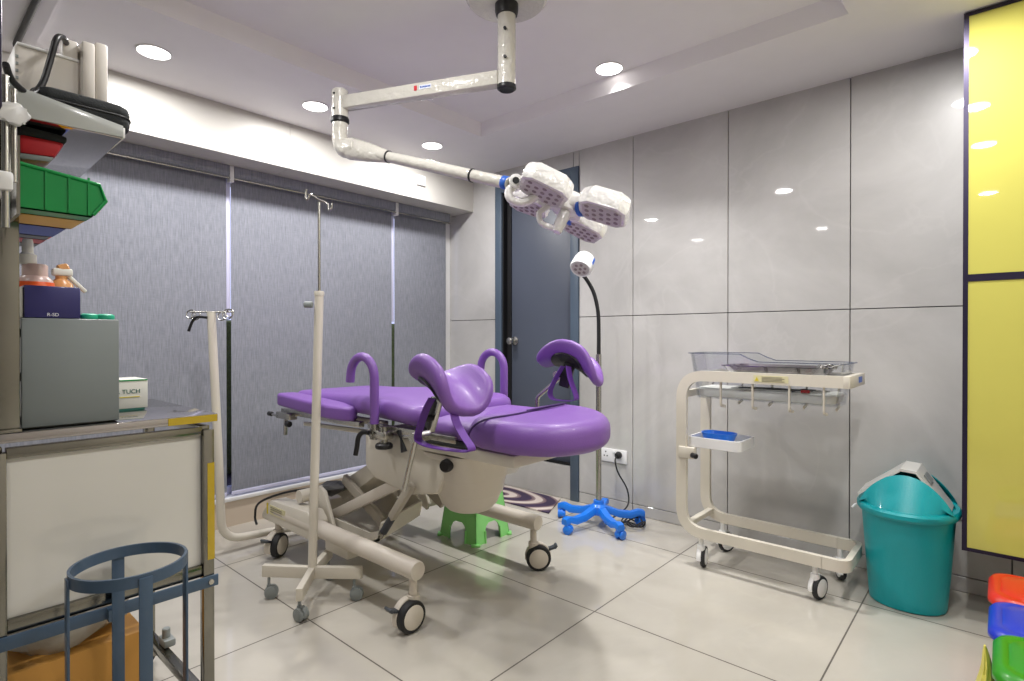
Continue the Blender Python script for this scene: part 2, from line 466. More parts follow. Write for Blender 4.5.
# ================================================================== THE ROOM
YB, XL, XR, YF, ZC = 3.143, -3.43, 1.05, -1.3, 2.391
TX0, TX1, TY0, TY1, ZT = -2.485, -.46, .55, 2.52, 2.462
bm = BM(); box(bm, (XL-.15, YF-.1, -.06), (XR+.1, YB+.12, 0)); struct('floor', bm, 'floor')
# ceiling with its raised tray (the step leans a little) and the lower band over the near side
bm = BM()
xs = [XL-.5, TX0, TX1, XR+.1]; ys = [TY0-.04, TY0, TY1, YB+.12]
for (x0, x1, y0, y1) in ((xs[0], xs[1], YF-.1, YB+.12), (xs[2], xs[3], YF-.1, YB+.12), (xs[1], xs[2], YF-.1, TY0), (xs[1], xs[2], TY1, YB+.12)):
    add_geo(bm, [(x0, y0, ZC), (x1, y0, ZC), (x1, y1, ZC), (x0, y1, ZC)], [(0, 1, 2, 3)])
i = .035
lo = [(TX0, TY0, ZC), (TX1, TY0, ZC), (TX1, TY1, ZC), (TX0, TY1, ZC)]
hi = [(TX0+i, TY0+i, ZT), (TX1-i, TY0+i, ZT), (TX1-i, TY1-i, ZT), (TX0+i, TY1-i, ZT)]
add_geo(bm, lo+hi, [(k, (k+1) % 4, (k+1) % 4+4, k+4) for k in range(4)]+[(4, 5, 6, 7)])
add_geo(bm, [(XL-.5, YF-.1, ZT+.08), (XR+.1, YF-.1, ZT+.08), (XR+.1, YB+.12, ZT+.08), (XL-.5, YB+.12, ZT+.08)], [(0, 1, 2, 3)])
struct('ceiling', bm, 'ceil', smooth=False)
bm = BM(); box(bm, (XL-.4, YF, ZC-.055), (XR, .43, ZC-.001)); box(bm, (XL-.4, .43, ZC-.025), (XR, .512, ZC-.001))
struct('trim_1', bm, 'ceil', smooth=False)

# tiled back wall: slabs over a dark joint colour
bm = BM()
g = .0022
def slab(x0, x1, z0, z1, y=YB):
    box(bm, (x0+g, y, z0+g), (x1-g, y+.03, z1-g), .0012, seg=1)
vx = [-1.755, -1.159, -.564, .031, .627, XR+.1]
dl, dr, dt, ds = -2.937, -2.165, 2.285, .23
for a, b in [(-3.52, dl)]+[(dr, vx[0])]+list(zip(vx, vx[1:])):
    for z0, z1 in ((0, .069), (.069, 1.2585), (1.2585, ZC+.02)):
        if a == -3.52 and z1 > 2: slab(a, dl+.037, z0, z1)
        elif a == dr and z1 > 2: slab(a, b, z0, z1)
        else: slab(a, b, z0, z1)
slab(dl+.037, -2.213, dt, ZC+.02); slab(-2.213, dr, dt, ZC+.02)
slab(dl+.065, dr-.065, 0, ds, YB+.004)
box(bm, (-3.6, YB+.02, -.02), (dl, YB+.12, ZC+.06), mi=1); box(bm, (dr, YB+.02, -.02), (XR+.1, YB+.12, ZC+.06), mi=1)
box(bm, (dl-.01, YB+.02, dt), (dr+.01, YB+.12, ZC+.06), mi=1)
box(bm, (dl, YB+.04, -.02), (dr, YB+.12, ds), mi=1)
struct('wall_back', bm, ['wall', 'grout'], smooth=False)
bm = BM(); box(bm, (XR, YF, 0), (XR+.1, YB+.1, ZC+.05)); struct('wall_right', bm, 'paint')
bm = BM(); box(bm, (XL-.3, YF-.1, 0), (XR+.1, YF, ZC+.05)); struct('wall_front', bm, 'darkpaint')
# window wall: low tan wall, white ledge, solid stretch on the near side, lintel
bm = BM(); box(bm, (XL-.12, YF, 0), (XL, YB+.05, .15)); struct('wall_left', bm, 'sillwall')
bm = BM(); box(bm, (XL-.25, YF, .15), (XL-.1, .19, 2.3)); box(bm, (XL-.25, YF, 2.13), (XL-.1, YB+.05, 2.5)); box(bm, (XL-.25, 3.095, .15), (XL-.035, YB+.03, 2.3))
struct('wall_left_upper', bm, 'white')
bm = BM(); box(bm, (XL-.2, YF, .15), (XL+.012, YB, .172), .003); struct('trim_2', bm, 'white')
bm = BM(); box(bm, (XL-.45, YF, 2.125), (-3.185, 1.6145, ZC+.01)); box(bm, (XL-.45, 1.6165, 2.125), (-3.185, YB, ZC+.01))
struct('trim_3', bm, 'soffit', smooth=False)

# window behind the blinds
win = struct('window_1', (lambda b: (box(b, (XL-.14, .19, .172), (XL-.09, 3.115, .21)), box(b, (XL-.14, .19, 2.08), (XL-.09, 3.115, 2.13)),
      box(b, (XL-.14, .19, .172), (XL-.09, .23, 2.13)), box(b, (XL-.14, 3.075, .172), (XL-.09, 3.115, 2.13)), b)[-1])(BM()), 'lilac')
bm = BM(); box(bm, (XL-.118, .23, .21), (XL-.112, 3.075, 2.08))
gl = obj('pane', bm, clearmat('window_glass', (240, 244, 248), .02), win)
# outside the window: dark hedge with a pale wall behind
bm = BM()
for k in range(9):
    y0 = -.4+k*.55
    box(bm, (-5.1, y0, 0), (-4.7, y0+.6, 1.22+.05*math.sin(k*2.1)), .06)
tag(obj('clipped_hedge', bm, mat('dark_hedge_leaves', (96, 104, 52), .8, var=.6, vscale=30)), 'dark clipped hedge outside the window seen through blind gaps', 'hedge')
bm = BM(); box(bm, (-8, -4, -.3), (-3.7, 9, -.02)); struct('ground_outside', bm, mat('outside_paving', (70, 62, 84), .8, var=.3, vscale=12))

# roller blinds
def blind(y0, y1, label, wand=False):
    t = thing('roller_blind', (-3.4, (y0+y1)/2, 2.12), label, 'blind', 'grey roller blinds over the window')
    bm = BM(); prism(bm, [(-3.425, y0, 2.052), (-3.395, y0, 2.052), (-3.385, y0, 2.075), (-3.385, y0, 2.124), (-3.43, y0, 2.124)], (0, y1-y0, 0))
    obj('cassette', bm, 'blind', t)
    bm = BM(); box(bm, (-3.398, y0-.004, 2.046), (-3.384, y1+.004, 2.054), .002); obj('cassette_trim', bm, 'chrome', t)
    bm = BM(); ny = 2
    box(bm, (-3.4415, y0, .2), (-3.4395, y1, 2.1)); obj('fabric', bm, 'blind', t)
    bm = BM(); box(bm, (-3.446, y0, .182), (-3.434, y1, .204), .003); obj('bottom_bar', bm, 'lilac', t)
    return t
blind(.2, 1.350, 'widest-looking grey woven roller blind, behind the stacked plastic bins')
blind(1.378, 2.534, 'grey woven roller blind hanging behind the purple examination bed')
blind(2.562, 3.075, 'narrow grey woven roller blind in the corner next to the tiled wall')
for y in (1.364, 2.548):
    bm = BM(); box(bm, (-3.43, y-.012, 2.03), (-3.385, y+.012, 2.124), .003)
    tag(obj('blind_bracket', bm, 'white', loc=(-3.4, y, 2.08)), 'white bracket between the cassettes of the '+('two wide blinds' if y < 2 else 'wide blind and the narrow corner blind'), 'bracket', 'blind brackets')
    bm = BM(); box(bm, (-3.462, y-.012, 1.24), (-3.446, y+.012, 2.1), .002)
    tag(obj('blind_guide_strip', bm, 'lilac', loc=(-3.46, y, 1.3)), 'pale lilac upright strip in the gap '+('left of the tall drip stand' if y < 2 else 'beside the narrow corner blind'), 'strip', 'upright strips in the blind gaps')

# door
bm = BM()
fw_ = .065
box(bm, (dl, YB-.012, 0), (dl+fw_, YB+.11, dt), .002); box(bm, (dr-fw_, YB-.012, 0), (dr, YB+.11, dt), .002)
box(bm, (dl+fw_, YB-.012, dt-fw_), (dr-fw_, YB+.11, dt), .002)
dfr = struct('door_1', bm, 'doorframe')
bm = BM(); box(bm, (dl+fw_, YB+.055, ds+.012), (dr-fw_, YB+.095, dt-fw_-.002), .002); obj('door_leaf', bm, 'door', dfr)
bm = BM(); box(bm, (dl+fw_, YB+.02, ds), (dr-fw_, YB+.11, ds+.012)); obj('door_threshold', bm, 'dark', dfr)
bm = BM(); box(bm, (dl+fw_, YB+.002, ds+.012), (dl+fw_+.012, YB+.054, dt-fw_)); box(bm, (dl+fw_+.012, YB+.046, ds+.012), (dl+fw_+.05, YB+.0545, dt-fw_)); obj('door_shadow_strip', bm, 'dark', dfr)  # black strips standing in for the shade in the left door reveal
bm = BM(); lathe(bm, [(.033, 0), (.033, .006), (.012, .012), (.011, .035), (.024, .042), (.029, .055), (.026, .068), (.012, .074), (0, .075)], (-2.79, YB+.055, 1.094), (0, -1, 0)); obj('door_knob', bm, 'chrome', dfr)

# doormat below the door
bm = BM(); prism(bm, [(-2.80, 3.10, .001), (-2.29, 3.10, .001), (-2.16, 2.80, .001), (-2.69, 2.79, .001)][::-1], (0, 0, .009), .003)
tag(obj('doormat', bm, 'rug', loc=(-2.5, 2.94, 0)), 'purple and beige swirl-patterned mat on the floor below the door', 'mat')

# socket plate and plugged lead
sk = thing('socket_plate', (-1.888, YB, .36), 'white wall socket plate with a black plug on grey tile', 'socket')
bm = BM(); box(bm, (-1.985, YB-.012, .312), (-1.792, YB, .398), .004); obj('plate', bm, 'white', sk)
bm = BM()
for dx, dz in ((0, .018), (-.011, -.008), (.011, -.008)): cyl(bm, (-1.945+dx, YB-.0135, .358+dz), (-1.945+dx, YB-.0115, .358+dz), .0045, 10)
obj('socket_hole', bm, 'black', sk)
bm = BM(); box(bm, (-1.89, YB-.02, .372), (-1.875, YB-.011, .388), .002); obj('rocker_switch', bm, 'white', sk)

# yellow glass cupboard
CX0, CY, CZ0, CM = -.118, 2.807, .285, 1.352
yc = thing('wall_cupboard', (.4, 3.0, CZ0), 'wall-hung cupboard with glossy yellow glass doors and thin dark edging', 'cupboard')
bm = BM(); box(bm, (CX0, CY+.02, CZ0), (XR-.03, YB-.002, ZC-.004)); obj('cupboard_body', bm, 'darkalu', yc)
for nm, z0, z1 in (('lower_door', CZ0, CM), ('upper_door', CM, ZC-.006)):
    bm = BM(); a = .014
    box(bm, (CX0-.002, CY, z0), (CX0+a, CY+.02, z1)); box(bm, (XR-.05, CY, z0), (XR-.03, CY+.02, z1))
    box(bm, (CX0+a, CY, z0), (XR-.05, CY+.02, z0+a)); box(bm, (CX0+a, CY, z1-a), (XR-.05, CY+.02, z1))
    fr = obj(nm, bm, 'darkalu', yc)
    bm = BM(); box(bm, (CX0+a, CY+.003, z0+a), (XR-.05, CY+.015, z1-a)); obj('glass_panel', bm, 'yellow', fr)

# downlights
dlights = []
def downlight(x, y, z, label, P, spread=178):
    t = thing('downlight', (x, y, z), label, 'ceiling light', 'round recessed ceiling lights')
    bm = BM(); lathe(bm, [(.064, .0), (.070, -.001), (.071, -.003), (.068, -.005), (.064, -.004), (.064, .0)], (x, y, z), n=36); obj('trim_ring', bm, 'white', t)
    bm = BM(); lathe(bm, [(.0, -.0035), (.0645, -.0035), (.0645, -.001), (0, -.001)], (x, y, z), n=36); obj('diffuser', bm, 'lamp', t)
    la = bpy.data.lights.new('downlight_lamp', 'AREA'); la.shape = 'DISK'; la.size = .12; la.energy = P; la.color = (1, .985, .965); la.spread = math.radians(spread)
    o = bpy.data.objects.new('downlight_lamp', la); COL.objects.link(o); o.parent = t; o.location = (0, 0, -.012)
    return t
PL = 15.5
for y, lb in ((.81, 'round lit downlight in the ceiling nearest the cream monitor'), (1.585, 'round lit downlight just left of the surgical arm joint'), (2.42, 'round lit downlight above the sloping tube of the surgical arm')):
    downlight(-2.84, y, ZC, lb, PL)
downlight(-1.48, 2.41, ZT, 'round lit downlight inside the raised ceiling tray, beside the surgical arm column', PL, 112)
for x, y, z, p in ((-1.5, .85, ZT, PL), (-1.5, -.6, ZC-.056, 5), (-.15, 2.43, ZC, PL), (-.12, 1.65, ZC, PL), (-.1, .84, ZC, 11), (-.1, -.5, ZC-.056, 5), (-2.84, -.4, ZC-.056, 5)):
    downlight(x, y, z, 'round lit downlight outside the picture, seen only as a reflection', p)

bm = BM(); box(bm, (-3.185, 2.565, 2.225), (-3.168, 2.639, 2.297), .003)
tag(obj('blank_plate', bm, 'white', loc=(-3.18, 2.6, 2.26)), 'small square white plate on the white soffit near the corner', 'plate')

# ================================================================== SURGICAL LIGHT
mx_, my_ = -1.475, 1.64
su = thing('surgical_light', (mx_, my_, ZT), 'film-wrapped white surgical light on a jointed cream ceiling arm', 'surgical light')
bm = BM(); lathe(bm, [(0, 0), (.16, 0), (.16, -.008), (.15, -.018), (.05, -.028), (0, -.028)], (mx_, my_, ZT-.001), n=40); obj('ceiling_canopy', bm, 'gloss2', su)
bm = BM(); lathe(bm, [(.046, 0), (.046, -.035), (.042, -.05), (.036, -.052)], (mx_, my_, ZT-.022)); obj('black_collar', bm, 'black', su)
bm = BM(); cyl(bm, (mx_, my_, 2.11), (mx_, my_, ZT-.06), .036, 28); cl = obj('column', bm, 'gloss2', su)
bm = BM(); lathe(bm, [(.038, .012), (.038, 0), (.03, -.006), (.012, -.004), (0, -.004)], (mx_, my_, 2.102)); obj('column_cap', bm, 'black', cl)
bm = BM()
for z in (2.21, 2.32):
    cyl(bm, (mx_+.02, my_-.03, z), (mx_+.024, my_-.0385, z), .006, 10)
obj('bolt', bm, 'black', cl)
A1 = V((-2.19, 1.34, 2.145))
d1 = (A1-V((mx_, my_, 2.145))).normalized()
bm = BM(); beam(bm, V((mx_, my_, 2.145))+d1*.03, A1-d1*.02, .05, .056, .006)
ar = obj('horizontal_arm', bm, 'gloss2', su)
sd = V((d1.y, -d1.x, 0)); sd = sd if sd.dot(V((1, -1, 0))) > 0 else -sd
p = V((mx_, my_, 2.15))+d1*.39+sd*.0257
bm = BM(); decal(bm, p, -d1, (0, 0, 1), .014, .02); obj('maker_mark', bm, 'redlabel', ar)
p = V((mx_, my_, 2.15))+d1*.345+sd*.0257
bm = BM(); decal(bm, p, -d1, (0, 0, 1), .055, .018); obj('blue_lettering_plate', bm, 'whiteprint', ar)
bm = BM()
for k, h in enumerate((.009, .007, .006, .009, .006, .007, .006)):
    decal(bm, p-d1*(-.02+.0068*k)+sd*.0012, -d1, (0, 0, 1), .0045, h)
obj('printed_letters', bm, 'bluelabel', ar)
bm = BM(); lathe(bm, [(0, .062), (.03, .062), (.036, .056), (.036, -.06), (0, -.06)], A1, n=28); jt = obj('elbow_joint', bm, 'gloss2', su)
bm = BM()
for z in (.035, -.03): cyl(bm, A1+V((.01, -.035, z)), A1+V((.011, -.038, z)), .005, 8)
obj('screw', bm, 'black', jt)
bm = BM(); lathe(bm, [(.037, 0), (.04, -.006), (.04, -.02), (.036, -.024), (.03, -.03), (.03, -.05)], A1+V((0, 0, -.06)), n=28); obj('swivel_ring', bm, 'black', jt)
P2 = V((-1.325, 1.50, 1.67)); B0 = A1+V((0, 0, -.105))
pa = smooth_path([B0+V((0, 0, .02)), B0+V((0, 0, -.05)), B0+V((.03, .006, -.1)), B0.lerp(P2, .12)+V((0, 0, -.06))], 6)
bm = BM(); tube(bm, pa, .034, 18); obj('elbow', bm, 'gloss2', su)
Q0 = B0+V((.02, .004, -.085)); dd = (P2-Q0); Ls = dd.length; dn = dd.normalized()
bm = BM()
pts = [Q0+dn*(Ls*t) for t in (0, .06, .2, .3, .32)]
sweep(bm, pts, circ(.03, 18, .044), scale=[.85, 1.1, .85, .58, .5], up=(0, 0, 1)); obj('spring_fairing', bm, 'gloss2', su)
bm = BM(); tube(bm, [Q0+dn*(Ls*.25), Q0+dn*(Ls*.985)], .0225, 20); sp = obj('sprung_arm', bm, 'gloss2', su)
bm = BM()
for t in (.31, .80): lathe(bm, [(.024, -.004), (.0255, -.003), (.0255, .003), (.024, .004)], Q0+dn*(Ls*t), dn)
obj('cable_tie', bm, 'black', sp)
bm = BM(); lathe(bm, [(.023, -.012), (.0245, -.01), (.0245, .01), (.023, .012)], Q0+dn*(Ls*.97), dn); obj('blue_band', bm, 'bluelabel', sp)
# yoke
RT = V((.7499, .6616, 0)); FW = V((-.6616, .7499, 0)); UP = V((0, 0, 1))
bm = BM(); pj = P2+RT*.015+UP*.005
cyl(bm, pj-FW*.03, pj+FW*.03, .025, 20, .004); 
tube(bm, smooth_path([pj+UP*-.005, pj+RT*-.025+UP*-.03, pj+RT*-.015+UP*-.06, pj+RT*.03+UP*-.07, pj+RT*.10+UP*-.03], 6), .016, 14)
obj('yoke', bm, 'gloss', su)
bm = BM(); cyl(bm, pj-FW*.034, pj-FW*.03, .012, 14); obj('pivot_cap', bm, 'black', su)
# lamp head: cross of four pods, tipped towards the bed
hc = V((-1.215, 1.66, 1.60))
a1 = (RT*math.cos(math.radians(23))-UP*math.sin(math.radians(23))).normalized()
nn = (-UP*.93-FW*.19-RT*.2); nn = (nn-a1*nn.dot(a1)).normalized()
a2 = nn.cross(a1).normalized()
if a2.dot(FW) < 0: a2 = -a2
def L2W(u, v, w): return hc+a1*u+a2*v+nn*w
def pod(u, v, lu, lv, ang, nm='light_pod', blue=True):
    ca, sa = math.cos(ang), math.sin(ang)
    def P(x, y, w): return L2W(u+x*ca-y*sa, v+x*sa+y*ca, w)
    ch = .36
    base = [(-1, -1+ch), (-1+ch, -1), (1-ch, -1), (1, -1+ch), (1, 1-ch), (1-ch, 1), (-1+ch, 1), (-1, 1-ch)]
    rings = []
    for s, w in ((.55, -.052), (.82, -.046), (.95, -.032), (1., -.012), (1., .012), (.95, .024), (.88, .026)):
        rings.append([P(x*lu*s, y*lv*s, w) for x, y in base])
    bm = BM(); loft(bm, rings)
    bmesh.ops.bevel(bm, geom=[e for e in bm.edges if e.calc_length() < .001], offset=0)
    p = obj(nm, bm, 'gloss', su, sharp=30)
    bm = BM(); loft(bm, [[P(x*lu*.82, y*lv*.82, .0262) for x, y in base], [P(x*lu*.8, y*lv*.8, .029) for x, y in base]])
    obj('led_window', bm, 'ledface', p)
    bm = BM()
    for i_ in range(-2, 3):
        for j_ in range(-1, 2) if i_ % 2 else range(-1, 2):
            x = i_*lu*.3; y = (j_+(.25 if i_ % 2 else -.25))*lv*.45
            q = P(x, y, .0292)
            lathe(bm, [(0, 0), (.0085, 0), (.0085, .0012), (0, .0012)], q, nn, 10)
    obj('led_lens', bm, 'leddots', p)
    return p
pod(-.085, -.088, .092, .072, .12); pod(-.125, .072, .078, .062, -.15)
pod(.135, -.112, .088, .07, -.25); pod(.10, .085, .08, .065, .2)
bm = BM()
lathe(bm, [(0, -.055), (.05, -.05), (.06, -.02), (.055, .02), (0, .03)], hc+a1*.02, nn, 24)
beam(bm, L2W(-.09, -.08, -.01), L2W(.10, .08, -.01), .06, .04, .012, up=nn); beam(bm, L2W(.12, -.1, -.01), L2W(-.11, .07, -.01), .06, .04, .012, up=nn)
obj('hub', bm, 'gloss', su)
bm = BM()
for (u, v) in ((.045, .05), (.065, -.055)): lathe(bm, [(.03, -.01), (.034, -.008), (.034, .008), (.03, .01)], L2W(u, v, -.002), (a1+a2*(.2 if v > 0 else -1.)).normalized(), 20)
obj('blue_joint_ring', bm, 'bluelabel', su)
bm = BM(); hp = [L2W(-.05, .0, .02), L2W(-.075, .0, .06), L2W(-.05, .0, .095), L2W(.02, .0, .09), L2W(.03, .0, .02)]
tube(bm, smooth_path(rounded(hp, .02, 5), 2), .011, 12); obj('grip_handle', bm, 'gloss', su)
bm = BM(); lathe(bm, [(0, 0), (.02, 0), (.022, .05), (.016, .085), (0, .09)], L2W(.015, -.02, .025), nn, 18); obj('sterile_handle', bm, 'gloss', su)

# ================================================================== EXAM BED
BY = 1.72
bed = thing('examination_bed', (-2.1, BY, 0), 'purple-cushioned gynaecological examination bed on a cream scissor-lift base with castors', 'examination bed')
# back cushion (waisted beside the arm pad)
def pathround(pts, r, n=5): return [(p.x, p.y) for p in rounded([(a, b, 0) for a, b in pts], r, n, closed=True)]
o = pathround([(-2.97, 1.50), (-2.45, 1.50), (-2.24, 1.44), (-1.74, 1.415), (-1.74, 2.02), (-2.93, 2.02)], .1, 6)
bm = BM(); cushion(bm, o, .742, .828, .042, .014, zf=lambda x, y: .042*math.exp(-((x+2.12)/.38)**2)*(.6+.4*(y-1.4)/.6)); obj('back_cushion', bm, 'purple', bed)
o = pathround([(-2.93, 1.395), (-2.36, 1.37), (-2.235, 1.405), (-2.245, 1.47), (-2.38, 1.50), (-2.91, 1.51)], .05, 5)
bm = BM(); cushion(bm, o, .735, .8, .016, .004, zf=lambda x, y: (-2.25-x)*.035); obj('arm_pad', bm, 'purple', bed)
o = pathround([(-1.735, 1.44), (-1.45, 1.44), (-1.45, 2.0), (-1.735, 2.0)], .05, 5)
bm = BM(); cushion(bm, o, .725, .80, .04, .03); obj('seat_cushion', bm, 'purple', bed)
o = pathround([(-1.50, 1.375), (-1.22, 1.375), (-1.04, 1.52), (-1.02, 1.72), (-1.04, 1.92), (-1.22, 2.06), (-1.50, 2.06)], .13, 7)
o2 = pathround([(-1.50, 1.42), (-1.25, 1.40), (-1.10, 1.47), (-1.045, 1.64), (-1.09, 1.80), (-1.20, 1.94), (-1.36, 2.03), (-1.52, 2.02)], .09, 7)
bm = BM(); cushion(bm, o2, .715, .828, .05, .012); fc = obj('foot_cushion', bm, 'purple', bed)
bm = BM(); sweep(bm, smooth_path([(-1.44, 1.402, .71), (-1.44, 1.396, .77), (-1.40, 1.425, .822), (-1.345, 1.56, .838), (-1.36, 1.75, .843), (-1.39, 1.92, .84)], 8), circ(.004, 6)); obj('seam_piping', bm, 'piping', fc)
bm = BM(); sweep(bm, smooth_path([(-1.35, 1.62, .844), (-1.35, 1.74, .848), (-1.385, 1.90, .844)], 6), rect(.012, .004), up=(0, 0, 1)); obj('waist_strap', bm, 'piping', fc)
# under-frame
for y in (1.43, 1.99):
    bm = BM(); box(bm, (-2.12, y, .717), (-1.55, y+.018, .744), .003); obj('side_rail', bm, 'chrome', bed)
    bm = BM(); box(bm, (-2.6, 1.5 if y < 1.7 else 1.9, .715), (-2.1, 1.53 if y < 1.7 else 1.93, .74), .003); obj('back_frame_bar', bm, 'cream', bed)
bm = BM(); prism(bm, [(-2.2, 1.47, .70), (-2.2, 1.47, .53), (-2.13, 1.47, .485), (-1.88, 1.47, .455), (-1.7, 1.47, .49), (-1.66, 1.47, .56), (-1.66, 1.47, .70)], (0, .5, 0), .014)
obj('lift_cover', bm, 'cream', bed)
bm = BM(); prism(bm, [(-1.86, 1.46, .66), (-1.28, 1.46, .66), (-1.28, 1.98, .66), (-1.86, 1.98, .66)], (0, 0, .045), .006); obj('seat_frame', bm, 'cream', bed)
bm = BM(); box(bm, (-1.78, 1.46, .69), (-1.5, 1.98, .722), .004); obj('seat_base_plate', bm, 'charcoal', bed)
# basin: ribbed tub
bm = BM(); rings = []
cxb, cyb = -1.665, 1.62
for w, d, z, r in ((.03, .03, .40, .014), (.10, .10, .402, .045), (.17, .17, .413, .075), (.215, .22, .44, .09), (.235, .24, .475, .09), (.243, .25, .485, .09), (.247, .255, .488, .09), (.265, .272, .545, .09), (.272, .28, .553, .09), (.275, .283, .556, .09), (.29, .30, .63, .08), (.31, .32, .645, .08), (.31, .32, .655, .08), (.25, .26, .655, .08), (.2, .2, .5, .08)):
    rings.append([V((x, y, z)) for x, y in rrect(cxb, cyb, w, d, r, 6)])
loft(bm, rings); obj('waste_basin', bm, 'cream2', bed, sharp=50)
bm = BM(); lathe(bm, [(0, .03), (.02, .03), (.025, .022), (.026, 0), (0, 0)], (-1.625, 1.463, .622), (0.35, -1, 0)); obj('tilt_knob', bm, 'black', bed)
# base: two long tubes, cross-members
for y in (1.353, 2.086):
    bm = BM(); x1 = -1.672
    lathe(bm, [(0, 0), (.037, 0), (.037, 1.1), (.034, 1.106), (0, 1.108)], (x1-1.106, y, .228), (1, 0, 0), 24)
    obj('base_tube', bm, 'cream2', bed)
    caster(bed, x1-.03, y, .06, .058, math.radians(0 if y < 2 else -45), .2, 'cream2', 'rubber', 'cream2', .016, 'charcoal', flip=-1 if y < 2 else 1)
    caster(bed, -2.80, y, .06, .062, math.radians(32), .19, 'cream2', 'rubber', 'cream2', .016, 'charcoal', flip=-1)
bm = BM(); box(bm, (-2.86, 1.40, .17), (-2.70, 2.05, .255), .015)
prism(bm, [(-2.92, 1.32, .17), (-2.92, 1.32, .2), (-2.82, 1.32, .285), (-2.45, 1.32, .30), (-2.40, 1.32, .26), (-2.40, 1.32, .17)], (0, .085, 0), .01)
prism(bm, [(-2.92, 2.03, .17), (-2.92, 2.03, .2), (-2.82, 2.03, .285), (-2.45, 2.03, .30), (-2.40, 2.03, .26), (-2.40, 2.03, .17)], (0, .085, 0), .01)
bx_ = obj('base_head_beam', bm, 'cream', bed)
bm = BM(); box(bm, (-2.82, 1.317, .215), (-2.66, 1.3205, .262)); dc = obj('rating_label', bm, 'paleyellow', bx_)
bm = BM(); box(bm, (-2.855, 1.317, .21), (-2.843, 1.3205, .266)); obj('warning_label', bm, 'yellowlabel', bx_)
bm = BM()
for z in (.228, .24, .25): box(bm, (-2.81, 1.3155, z), (-2.69, 1.3172, z+.003))
obj('label_print', bm, 'greyprint', bx_)
bm = BM(); prism(bm, [(-2.62, 1.42, .24), (-2.62, 1.42, .33), (-2.52, 1.42, .39), (-2.47, 1.42, .37), (-2.38, 1.42, .20), (-2.40, 1.42, .16)], (0, .02, 0), .006); obj('pivot_bracket', bm, 'cream', bed)
bm = BM(); prism(bm, [(-2.62, 2.0, .24), (-2.62, 2.0, .33), (-2.52, 2.0, .39), (-2.47, 2.0, .37), (-2.38, 2.0, .20), (-2.40, 2.0, .16)], (0, .02, 0), .006); obj('pivot_bracket', bm, 'cream', bed)
for y in (1.49, 1.93):
    bm = BM(); beam(bm, (-2.50, y, .235), (-1.90, y, .52), .028, .05, .006); obj('scissor_arm', bm, 'cream2', bed)
    bm = BM(); beam(bm, (-2.46, y+(.035 if y < 1.7 else -.035), .42), (-2.14, y+(.035 if y < 1.7 else -.035), .27), .024, .05, .006); obj('scissor_arm', bm, 'creamgrey', bed)
bm = BM(); prism(bm, [(-2.62, 1.55, .32), (-2.58, 1.55, .36), (-2.2, 1.55, .56), (-2.12, 1.55, .53), (-2.5, 1.55, .30)], (0, .32, 0), .006); obj('lift_plate', bm, 'cream', bed)
bm = BM(); cyl(bm, (-2.6, 1.36, .335), (-2.6, 2.05, .335), .032, 20); cyl(bm, (-2.52, 1.45, .42), (-2.3, 1.45, .40), .0, 3) if 0 else None; obj('torsion_tube', bm, 'cream', bed)
# belly pan with an upturned round end
bm = BM(); prof = [(-2.62, .20), (-2.5, .16), (-2.38, .15), (-2.28, .175), (-2.21, .22), (-2.19, .30), (-2.205, .30), (-2.225, .225), (-2.29, .19), (-2.38, .165), (-2.5, .175), (-2.62, .215)]
SHX = lambda x, y: x+(.14*(1.80-y)/.34 if x > -2.45 else 0)
v0 = [bm.verts.new((SHX(x, 1.46), 1.46, z)) for x, z in prof]; v1 = [bm.verts.new((x, 1.80, z)) for x, z in prof]; n = len(prof)
for k in range(n): bm.faces.new((v0[k], v0[(k+1) % n], v1[(k+1) % n], v1[k]))
for k in range(n//2-1):
    for vv in (v0, v1): bm.faces.new((vv[k], vv[k+1], vv[n-2-k], vv[n-1-k]))
prism(bm, [(x, 1.46, z) for x, z in ((-2.62, .20), (-2.5, .16), (-2.24, .15), (-2.14, .175), (-2.07, .22), (-2.055, .27), (-2.15, .235), (-2.5, .24))], (0, .008, 0))
prism(bm, [(x, 1.792, z) for x, z in ((-2.62, .20), (-2.5, .16), (-2.38, .15), (-2.28, .175), (-2.21, .22), (-2.19, .29), (-2.23, .32), (-2.38, .27), (-2.5, .32))], (0, .008, 0))
obj('belly_pan', bm, 'cream', bed)
bm = BM(); cyl(bm, (-2.035, 1.44, .25), (-1.95, 1.44, .355), .011, 14); ga = obj('gas_strut_rod', bm, 'chrome', bed)
bm = BM(); cyl(bm, (-2.015, 1.44, .275), (-1.95, 1.44, .355), .017, 18, .003); obj('gas_strut_body', bm, 'charcoal', bed)
bm = BM(); beam(bm, (-1.955, 1.44, .35), (-1.82, 1.44, .515), .03, .034, .006); obj('strut_sleeve', bm, 'creamgrey', bed)
bm = BM(); prism(bm, [(-2.50, 1.30, .09), (-2.50, 1.30, .2), (-2.34, 1.30, .2), (-2.20, 1.30, .2), (-2.20, 1.30, .13), (-2.24, 1.30, .10)], (0, .09, 0), .008); obj('pedal_housing', bm, 'cream', bed) if 0 else bm.free()
bm = BM(); box(bm, (-2.32, 1.335, .15), (-2.13, 1.40, .235), .012); obj('actuator_housing', bm, 'cream', bed)
